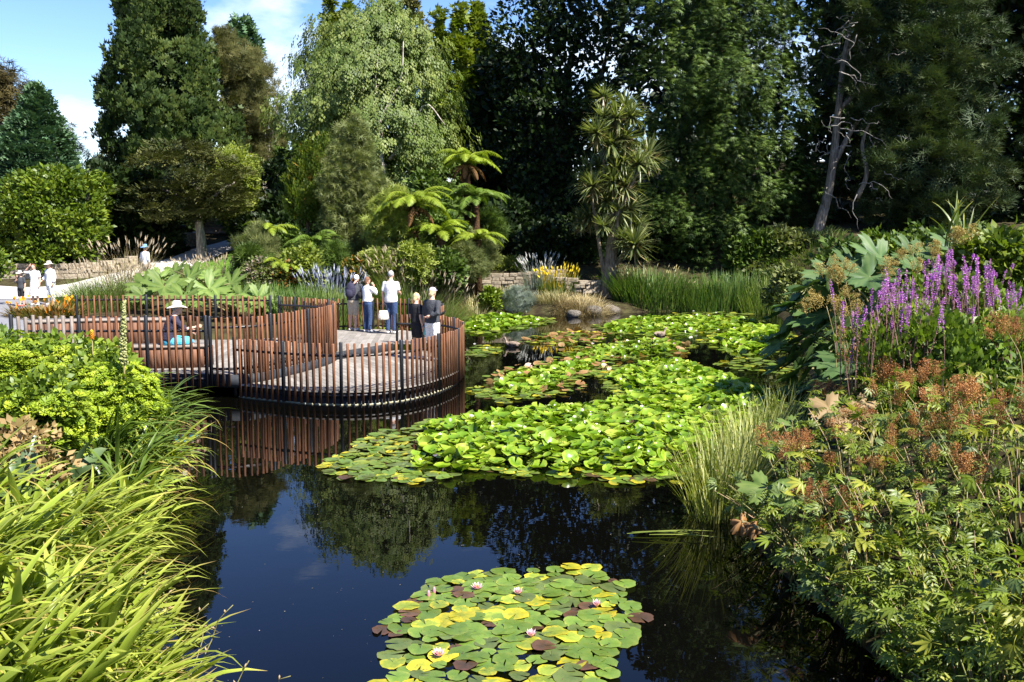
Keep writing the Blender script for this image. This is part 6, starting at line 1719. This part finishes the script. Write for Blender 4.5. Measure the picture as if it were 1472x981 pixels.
def leafy(label, p, n, rad, hgt, lsize, rg, picks, group, lean=(0, 0), stems=5):
    th = thing('leafy_perennial', label, 'plant', tuple(p), group)
    mb = MB()
    for i in range(stems):
        a = rg.uniform(0, 6.28); q = rad * rg.uniform(.2, .8)
        C_ = spline([(rg.normal(0, .04), rg.normal(0, .04), -.05), (q * .5 * math.cos(a) + lean[0] * .4, q * .5 * math.sin(a) + lean[1] * .4, hgt * .5), (q * math.cos(a) + lean[0], q * math.sin(a) + lean[1], hgt * .92)], 6)
        mb.add(*tube(C_, np.linspace(.012, .004, 6), 5), rg.random())
    st_ = link('stems', mb.mesh('stems', L_stem, True), th)
    st_['kind'] = 'stuff'
    for i in range(n):
        a = rg.uniform(0, 6.28); h = hgt * (1 - .85 * rg.random() ** 1.4); q = rad * (rg.random() ** .5) * (1.05 - .35 * h / hgt)
        k = h / hgt
        loc = Vector((q * math.cos(a) + lean[0] * k, q * math.sin(a) + lean[1] * k, h))
        M = Matrix.Translation(loc) @ Matrix.Rotation(a - math.pi / 2 + rg.normal(0, .4), 4, 'Z') @ Matrix.Rotation(rg.normal(-.15, .6), 4, 'X') @ Matrix.Rotation(rg.normal(0, .5), 4, 'Y') @ Matrix.Scale(lsize * rg.uniform(.7, 1.25), 4)
        link('leaf', STAR[picks[rg.integers(len(picks))]], th, M)
    return th
rows_ = [(590, range(1215, 1480, 75)), (640, range(1140, 1500, 70)), (690, range(1140, 1510, 66)), (745, range(1140, 1520, 64)), (800, range(1215, 1530, 64)), (860, range(1265, 1540, 64)), (925, range(1300, 1550, 66)), (995, range(1330, 1560, 70)), (1080, range(1350, 1560, 76))]
k = 0
for py, xs in rows_:
    for px in list(xs) + list(range(1640, 1960, 90)):
        p = onsurf(px + rg.normal(0, 10), py + 30 + rg.normal(0, 8), .35, 3.4, 16)
        k += 1
        near = p.y < 8
        leafy('bushy green perennial with fanned compound leaves on the sunny bank' if k % 4 else 'yellow-tinged perennial with fanned compound leaves on the sunny bank', p, 60 if near else 46, .42, .8 + .25 * rg.random(), .135 if near else .13, rg, [0, 1, 1, 7, 7, 4, 3, 6] if k % 4 else [4, 5, 0, 1, 6], 'green leafy perennials on the bank' if k % 4 else 'yellow-tinged perennials on the bank', (-.18, -.05))
for y_ in np.arange(5.0, 11.6, .5):                 # the fringe leaning out over the water
    x_ = np.interp(y_, [3.2, 7, 8.2, 9.6, 10.9, 12.8], [2.9, 3.1, 2.95, 2.75, 2.75, 3.5]) + .2
    leafy('shaded perennial leaning out over the dark water', Vector((x_, y_, hz(x_, y_))), 28, .4, .5, .14, rg, [0, 1, 3, 7, 6], 'shaded perennials along the waterline', (-.32, -.05))

# pond-edge grasses
L_edge = leafmat('blade_edge', [(.10, .14, .02), (.22, .25, .05), (.38, .37, .12)], .45, .35, .4, .15)
for i, (x_, y_, n_, h_) in enumerate(((2.55, 11.4, 190, 1.15), (2.9, 12.2, 210, 1.15), (3.3, 13.1, 190, 1.1), (3.75, 14.2, 160, 1.05), (4.3, 15.4, 120, .95), (4.9, 16.5, 110, .9))):
    tuft('edge_grass', 'clump of slender yellow-green grass standing in the water by the bank', x_, y_, .36, n_, h_, .014, L_edge, 400 + i, (.02, .5), (.1, .7), z=-.02, group='grass clumps along the bank edge', seg=5)
th = thing('cut_reed_leaves', 'few fallen pale reed leaves lying on the dark water', 'leaves', tuple(onz(945, 772, 0)))
for i, (dx, dy, az, s) in enumerate(((-.35, .05, .1, 1.1), (-.1, -.02, -.12, .9), (-.05, .06, -.3, .75), (-.3, .0, -.02, .8))):
    link('leaf', blade_mesh('leaf', L_edge, .15, math.pi / 2 - .06, 1, .035, 6, i), th, Matrix.Translation((dx, dy, .02 + .012 * i)) @ Matrix.Rotation(az, 4, 'Z') @ Matrix.Scale(s, 4))

# big drying leaves at the waterline
L_peach = leafmat('leaf_drying', [(.15, .13, .04), (.27, .19, .08), (.38, .26, .13)], .6, .35, .3, .2, (1.1, .95, .6))
L_wither = leafmat('leaf_withered', [(.10, .055, .02), (.2, .10, .035), (.3, .17, .07)], .8, .25, .2, .2, (1.1, .9, .6))
L_yl = leafmat('leaf_yellowing', [(.12, .16, .015), (.24, .26, .03), (.42, .34, .05)], .5, .35, .4, .2)
for lab, lst, mt in (('large peach and yellow drying leaves on the bank edge', [(1192, 588, 11.5, .27), (1218, 606, 11.3, .22), (1238, 584, 11.8, .2)], L_peach), ('large yellow-green leaves below the drying ones', [(1215, 618, 11.2, .2), (1262, 606, 11.6, .2), (1150, 648, 11.2, .18)], L_yl),
                     ('large round grey-green leaves at the waterline', [(1100, 702, 9.6, .27), (1140, 716, 9.3, .24), (1172, 700, 9.5, .22), (1112, 640, 11.2, .2), (1140, 612, 11.8, .2)], L_gun), ('crumpled brown leaves hanging over the waterline', [(1066, 750, 9.2, .13), (1084, 757, 9.1, .11), (1400, 965, 5.3, .2), (1440, 975, 5.3, .18)], L_wither)):
    c = atd(lst[0][0] + 40, lst[0][1] + 40, lst[0][2])
    bx = max(c.x, 2.9)
    gunnera(lab, lst[:3] if 'crumpled' not in lab else lst[:2], (bx, lst[0][2] + .15), [gunnera_mesh(rg, mt, 5, 45, -.45 if 'crumpled' in lab else .1, .5 if 'crumpled' in lab else .15) for _ in range(2)], rg, (.3, .9), -math.pi * .6, 'broad_leaf_plant')
    if 'round' in lab: gunnera('pair of round grey-green leaves behind the grass', lst[3:], (bx + .6, 11.8), [gunnera_mesh(rg, mt, 5, 45, .1, .1)], rg, (.3, .8), -math.pi * .6, 'broad_leaf_plant')

# feathery seed plumes
def plume_mesh(rg, mat, n=420):
    """loose branching seed head about one unit tall"""
    mb = MB()
    mb.add(*tube([(0, 0, -.1), (.02, 0, .4), (.06, 0, .95)], [.014, .01, .003], 4), .2)
    P = []
    for b in range(22):
        t = .1 + .85 * b / 22
        a = b * 2.4 + rg.normal(0, .5); ln = (.5 * (1 - t) ** .8 + .06) * rg.uniform(.5, 1.25)
        e = np.array([math.cos(a) * ln, math.sin(a) * ln, ln * .75]); o = np.array([.06 * t, 0, t * .95])
        mb.add(*tube([o, o + e * .55 + np.array([0, 0, -.02]), o + e], [.006, .005, .002], 3), .25)
        m_ = int(n / 22)
        u = rg.random(m_) ** .7
        P.append(o + e * u[:, None] + rg.normal(0, .04, (m_, 3)))
    P = np.vstack(P)
    V, T = scatter(LEAF, P, rg.normal(0, 1, P.shape) + np.array([0, 0, .6]), rg.normal(0, 1, P.shape), rg.uniform(.035, .075, len(P)))
    mb.add(V, T, np.repeat(rg.random(len(P)), 4))
    return mb.mesh('plume', mat)
L_pl1 = leafmat('plume_rust', [(.21, .095, .03), (.37, .18, .06), (.48, .28, .11)], .8, .3, .15, .2, (1.1, .9, .7))
L_pl2 = leafmat('plume_tan', [(.22, .15, .04), (.36, .27, .08), (.48, .40, .14)], .8, .3, .15, .15, (1.1, 1, .7))
L_pl3 = leafmat('plume_red', [(.21, .08, .03), (.35, .15, .055), (.42, .23, .09)], .8, .3, .15, .2, (1.1, .9, .8))
PLM = [plume_mesh(rg, m) for m in (L_pl1, L_pl1, L_pl3, L_pl2, L_pl2)]
def plume_plant(label, px, py, sz, kinds, rg, group, D=None, n=2):
    h = .95
    if D is None:
        p = onsurf(px, py + sz * .2, h, 4, 30)
        D = p.y
    top = atd(px, py + sz * .45, D)
    s = sz / CF * D * 1.0
    bx, by_ = top.x + .25, top.y + .12
    z0 = hz(bx, by_)
    th = thing('plume_flower', label, 'plant', (bx, by_, z0), group)
    C_ = spline([(0, 0, -.05), (-.02, 0, (top.z - z0) * .6), (top.x - bx, top.y - by_, top.z - z0)], 8)
    link('stem', MB().add(*tube(C_, np.linspace(.009, .006, 8), 5), .6).mesh('stem', L_stem, True), th)
    for i in range(n + 2):
        M = Matrix.Translation((top.x - bx + rg.normal(0, s * .42) * (i > 0), top.y - by_ + rg.normal(0, .07), top.z - z0 - .02 + rg.normal(-.05, s * .22) * (i > 0))) @ Matrix.Rotation(rg.uniform(0, 6.28), 4, 'Z') @ Matrix.Rotation(rg.normal(0, .6), 4, 'X') @ Matrix.Diagonal((s * (q_ := rg.uniform(.5, .85)), s * q_, s * q_ * rg.uniform(.8, 1.3), 1))
        link('plume', PLM[kinds[rg.integers(len(kinds))]], th, M)
    return th
for px, py, sz in ((1240, 500, 50), (1268, 525, 60), (1300, 540, 50), (1330, 522, 40), (1372, 565, 62), (1400, 590, 55), (1440, 556, 60), (1462, 570, 55), (1408, 455, 44), (1395, 545, 45), (1450, 462, 42), (1310, 590, 40), (1352, 600, 38)):
    plume_plant('feathery rust-orange seed plume among the leaves by the purple spikes', px, py, sz, [0, 1, 2], rg, 'rust plumes below the purple spikes', n=3)
for px, py, sz in ((1045, 628, 44), (1062, 728, 62), (1118, 622, 46), (1136, 634, 40), (1152, 628, 36), (1165, 690, 42), (1186, 700, 40), (1216, 716, 52), (1230, 585, 46), (1285, 625, 40), (1385, 655, 56), (1360, 650, 36), (1163, 522, 34), (1190, 548, 32), (1200, 650, 34), (1255, 648, 34), (1182, 756, 30)):
    plume_plant('dull red-brown feathery seed plume on the leafy bank', px, py, sz, [0, 2, 2], rg, 'red-brown plumes on the bank', n=2)
for px, py, sz, D in ((1190, 386, 36, 16.5), (1214, 380, 34, 16.5), (1266, 372, 34, 16), (1188, 424, 36, 15.8), (1214, 412, 36, 16), (1206, 440, 34, 15.5), (1395, 330, 40, 15), (1340, 352, 34, 17), (1210, 466, 30, 15), (1312, 352, 30, 17)):
    plume_plant('pale straw-yellow feathery plume before the huge leaves', px, py, sz, [3, 4], rg, 'straw-yellow plumes before the huge leaves', D=D, n=2)

# purple loosestrife
L_purple = leafmat('petal_purple', [(.32, .08, .37), (.48, .16, .53), (.64, .32, .66)], .6, .35, .3, .2, (1.1, .8, 1.1))
L_pstem = leafmat('loosestrife_stem', [(.10, .055, .05), (.18, .10, .08), (.25, .17, .1)], .6, 0)
def spike_mesh(rg, frac):
    me = bpy.data.meshes
    mb = MB(); C_ = spline([(0, 0, 0), (.02, .01, .55), (rg.normal(0, .03), rg.normal(0, .03), 1.0)], 9)
    mb.add(*tube(C_, np.linspace(.0075, .003, 9), 4), .3)
    t = 1 - frac + frac * rg.random(70) ** .8
    P = np.stack([np.interp(t, np.linspace(0, 1, 9), C_[:, k_]) for k_ in range(3)], 1)
    a = rg.uniform(0, 6.28, 70)
    d = np.stack([np.cos(a), np.sin(a), .35 + 0 * a], 1)
    pr = .0135 * np.interp(t, [1 - frac, 1 - frac * .6, .97, 1], [.4, 1, .9, .4])
    V, T = scatter(LEAF, P + d * (pr * .2)[:, None], d + rg.normal(0, .2, P.shape), rg.normal(0, 1, P.shape), pr * 1.7)
    n0 = sum(len(q) for q in mb.T)
    mb.add(V, T, np.repeat(rg.random(70), 4))
    t = (1 - frac) * rg.uniform(.3, 1, 26)
    P = np.stack([np.interp(t, np.linspace(0, 1, 9), C_[:, k_]) for k_ in range(3)], 1)
    a = rg.uniform(0, 6.28, 26); d = np.stack([np.cos(a), np.sin(a), .3 + 0 * a], 1)
    V, T = scatter(LEAF, P, d, rg.normal(0, .3, P.shape) + np.array([0, 0, 1]), np.full(26, .022))
    mb.add(V, T, .6)
    m_ = mb.mesh('flower_spike', [L_pstem, L_purple])
    mi = np.zeros(len(m_.polygons), dtype=np.int32); mi[n0:n0 + 140] = 1
    m_.polygons.foreach_set('material_index', mi)
    return m_
SPK = [spike_mesh(rg, f) for f in (.22, .28, .35, .42, .25, .08)]
plant('loosestrife_foliage', 'bright green narrow-leaved foliage mound below the purple spikes', 'plant', [(452, 1300, 1420), (470, 1255, 1480), (510, 1232, 1510), (560, 1240, 1510), (610, 1262, 1500), (650, 1290, 1490)], 12.4, L_euphg, K(330, .2, 44, LEAF, .085, 'up', depth=.14, lump=.18, inner=.3), seed=500, part_name='foliage')
plant('loosestrife_foliage', 'second green foliage mound of the purple loosestrife behind', 'plant', [(410, 1330, 1440), (428, 1290, 1500), (460, 1270, 1520), (500, 1270, 1520)], 13.8, L_euphg, K(180, .2, 44, LEAF, .085, 'up', depth=.14, lump=.18, inner=.3), seed=501, part_name='foliage')
for g_ in range(16):
    cx_ = 1238 + 236 * (g_ + .5) / 16
    D = 12.0 + 2.2 * ((g_ * 7) % 5) / 5
    ytop = np.interp(cx_, [1215, 1260, 1330, 1380, 1430, 1475], [430, 400, 372, 352, 372, 405])
    c = atd(cx_, 560, D)
    z0 = hz(c.x, D)
    th = thing('purple_loosestrife', 'stand of tall purple loosestrife spikes on the sunny bank', 'flowers', (c.x, D, z0), 'purple loosestrife stands')
    for i in range(13):
        px = cx_ + rg.normal(0, 17); py = ytop + abs(rg.normal(0, 52)) + rg.uniform(-6, 12)
        Di = D + rg.normal(0, .25)
        top = atd(px, py, Di)
        s = min(1.15, top.z - hz(top.x, Di) - .25)
        s = max(s, .5)
        link('flower_spike', SPK[rg.integers(6)], th, Matrix.Translation((top.x - c.x, Di - D, top.z - s - z0)) @ Matrix.Rotation(rg.uniform(0, 6.28), 4, 'Z') @ Matrix.Rotation(rg.normal(0, .11), 4, 'X') @ Matrix.Scale(s, 4))
# flax at the right border
L_flax = leafmat('blade_flax', [(.05, .09, .02), (.14, .17, .03), (.36, .34, .06)], .4, .3, .5, .2)
FLAX = [blade_mesh('leaf', L_flax, d, l, 1, .05, 7, i, .5) for i, (d, l) in enumerate(((.4, .1), (.7, .3), (.3, .45), (.9, .2)))]
p = atd(1492, 372, 15.5)
strap_clump('variegated_flax', 'spiky yellow-striped flax fan beside the dark evergreen', p.x, 15.5, 46, 1.5, FLAX, rg, math.pi, .6, None, .15, z=max(hz(p.x, 15.5), p.z - .9))
p = atd(1190 + 20, 330, 24)
strap_clump('bamboo_like_plant', 'slender pale spiky plant above the huge leaves', atd(1375, 340, 19).x, 19, 22, 1.1, FLAX, rg, None, 1, None, .2, z=atd(1375, 345, 19).z - .1)
plant('bank_shrub', 'leafy green shrub on the upper bank behind the purple spikes', 'shrub', [(340, 1400, 1470), (362, 1380, 1500), (400, 1380, 1520), (440, 1390, 1520)], 15.2, L_rb1, K(120, .25, 40, LEAF, .13, 'out', inner=.3), seed=510, part_name='foliage')
for i, (rows, D, lab) in enumerate((([(352, 1190, 1240), (372, 1170, 1262), (400, 1165, 1265), (440, 1165, 1260)], 27, 'leafy shrub on the mound behind the huge leaves'), ([(340, 1240, 1330), (362, 1225, 1350), (400, 1225, 1360)], 31, 'yellow-green low shrub under the pine'), ([(330, 1320, 1420), (356, 1300, 1450), (400, 1300, 1460)], 28, 'mid-green low shrub under the pine'), ([(392, 1120, 1150), (410, 1108, 1172), (440, 1104, 1176)], 34, 'pale green waterside shrub beside the reeds'))):
    plant('mound_shrub', lab, 'shrub', rows, D, (L_mid, L_camel, L_mid, L_olive)[i], K(110, .3, 40, LEAF, .17, 'out', inner=.3), seed=520 + i, part_name='foliage')


# low ground cover over the soil of both banks
rg = np.random.default_rng(808)
xs_, ys_ = [], []
for x0, x1, y0, y1, n in ((2.8, 15, 1.5, 33, 24000), (-13, -2, 2.5, 18.5, 16000), (-22, 14, 41, 62, 9000)):
    x = rg.uniform(x0, x1, n); y = rg.uniform(y0, y1, n)
    d = pond_dist(x, y)
    ok = (d > .15) & (rg.random(n) < .55 + .45 * np.sin(x * 1.7 + y) * np.cos(y * 1.3))
    if x0 < -20:
        ok &= ~((x < -11.5) & (y < 56))
    if x1 < 0:
        ok &= ~((x < -9.5) & (y > 16.5))
    xs_.append(x[ok]); ys_.append(y[ok])
x, y = np.concatenate(xs_), np.concatenate(ys_); n = len(x)
P = np.stack([x, y, hf(x, y) + rg.uniform(-.01, .10, n)], 1)
V, T = scatter(SPRAY, P, rg.normal(0, 1, (n, 3)) * np.array([1, 1, .35]) + np.array([0, 0, .35]), rg.normal(0, .4, (n, 3)) + np.array([0, 0, 1.]), rg.uniform(.10, .24, n))
tag(link('ground_cover', mesh_np('ground_cover', V, T, np.repeat(rg.random(n), len(SPRAY[0])), L_mid)), 'low leafy ground cover over the soil of the banks', 'ground cover', kind='stuff')
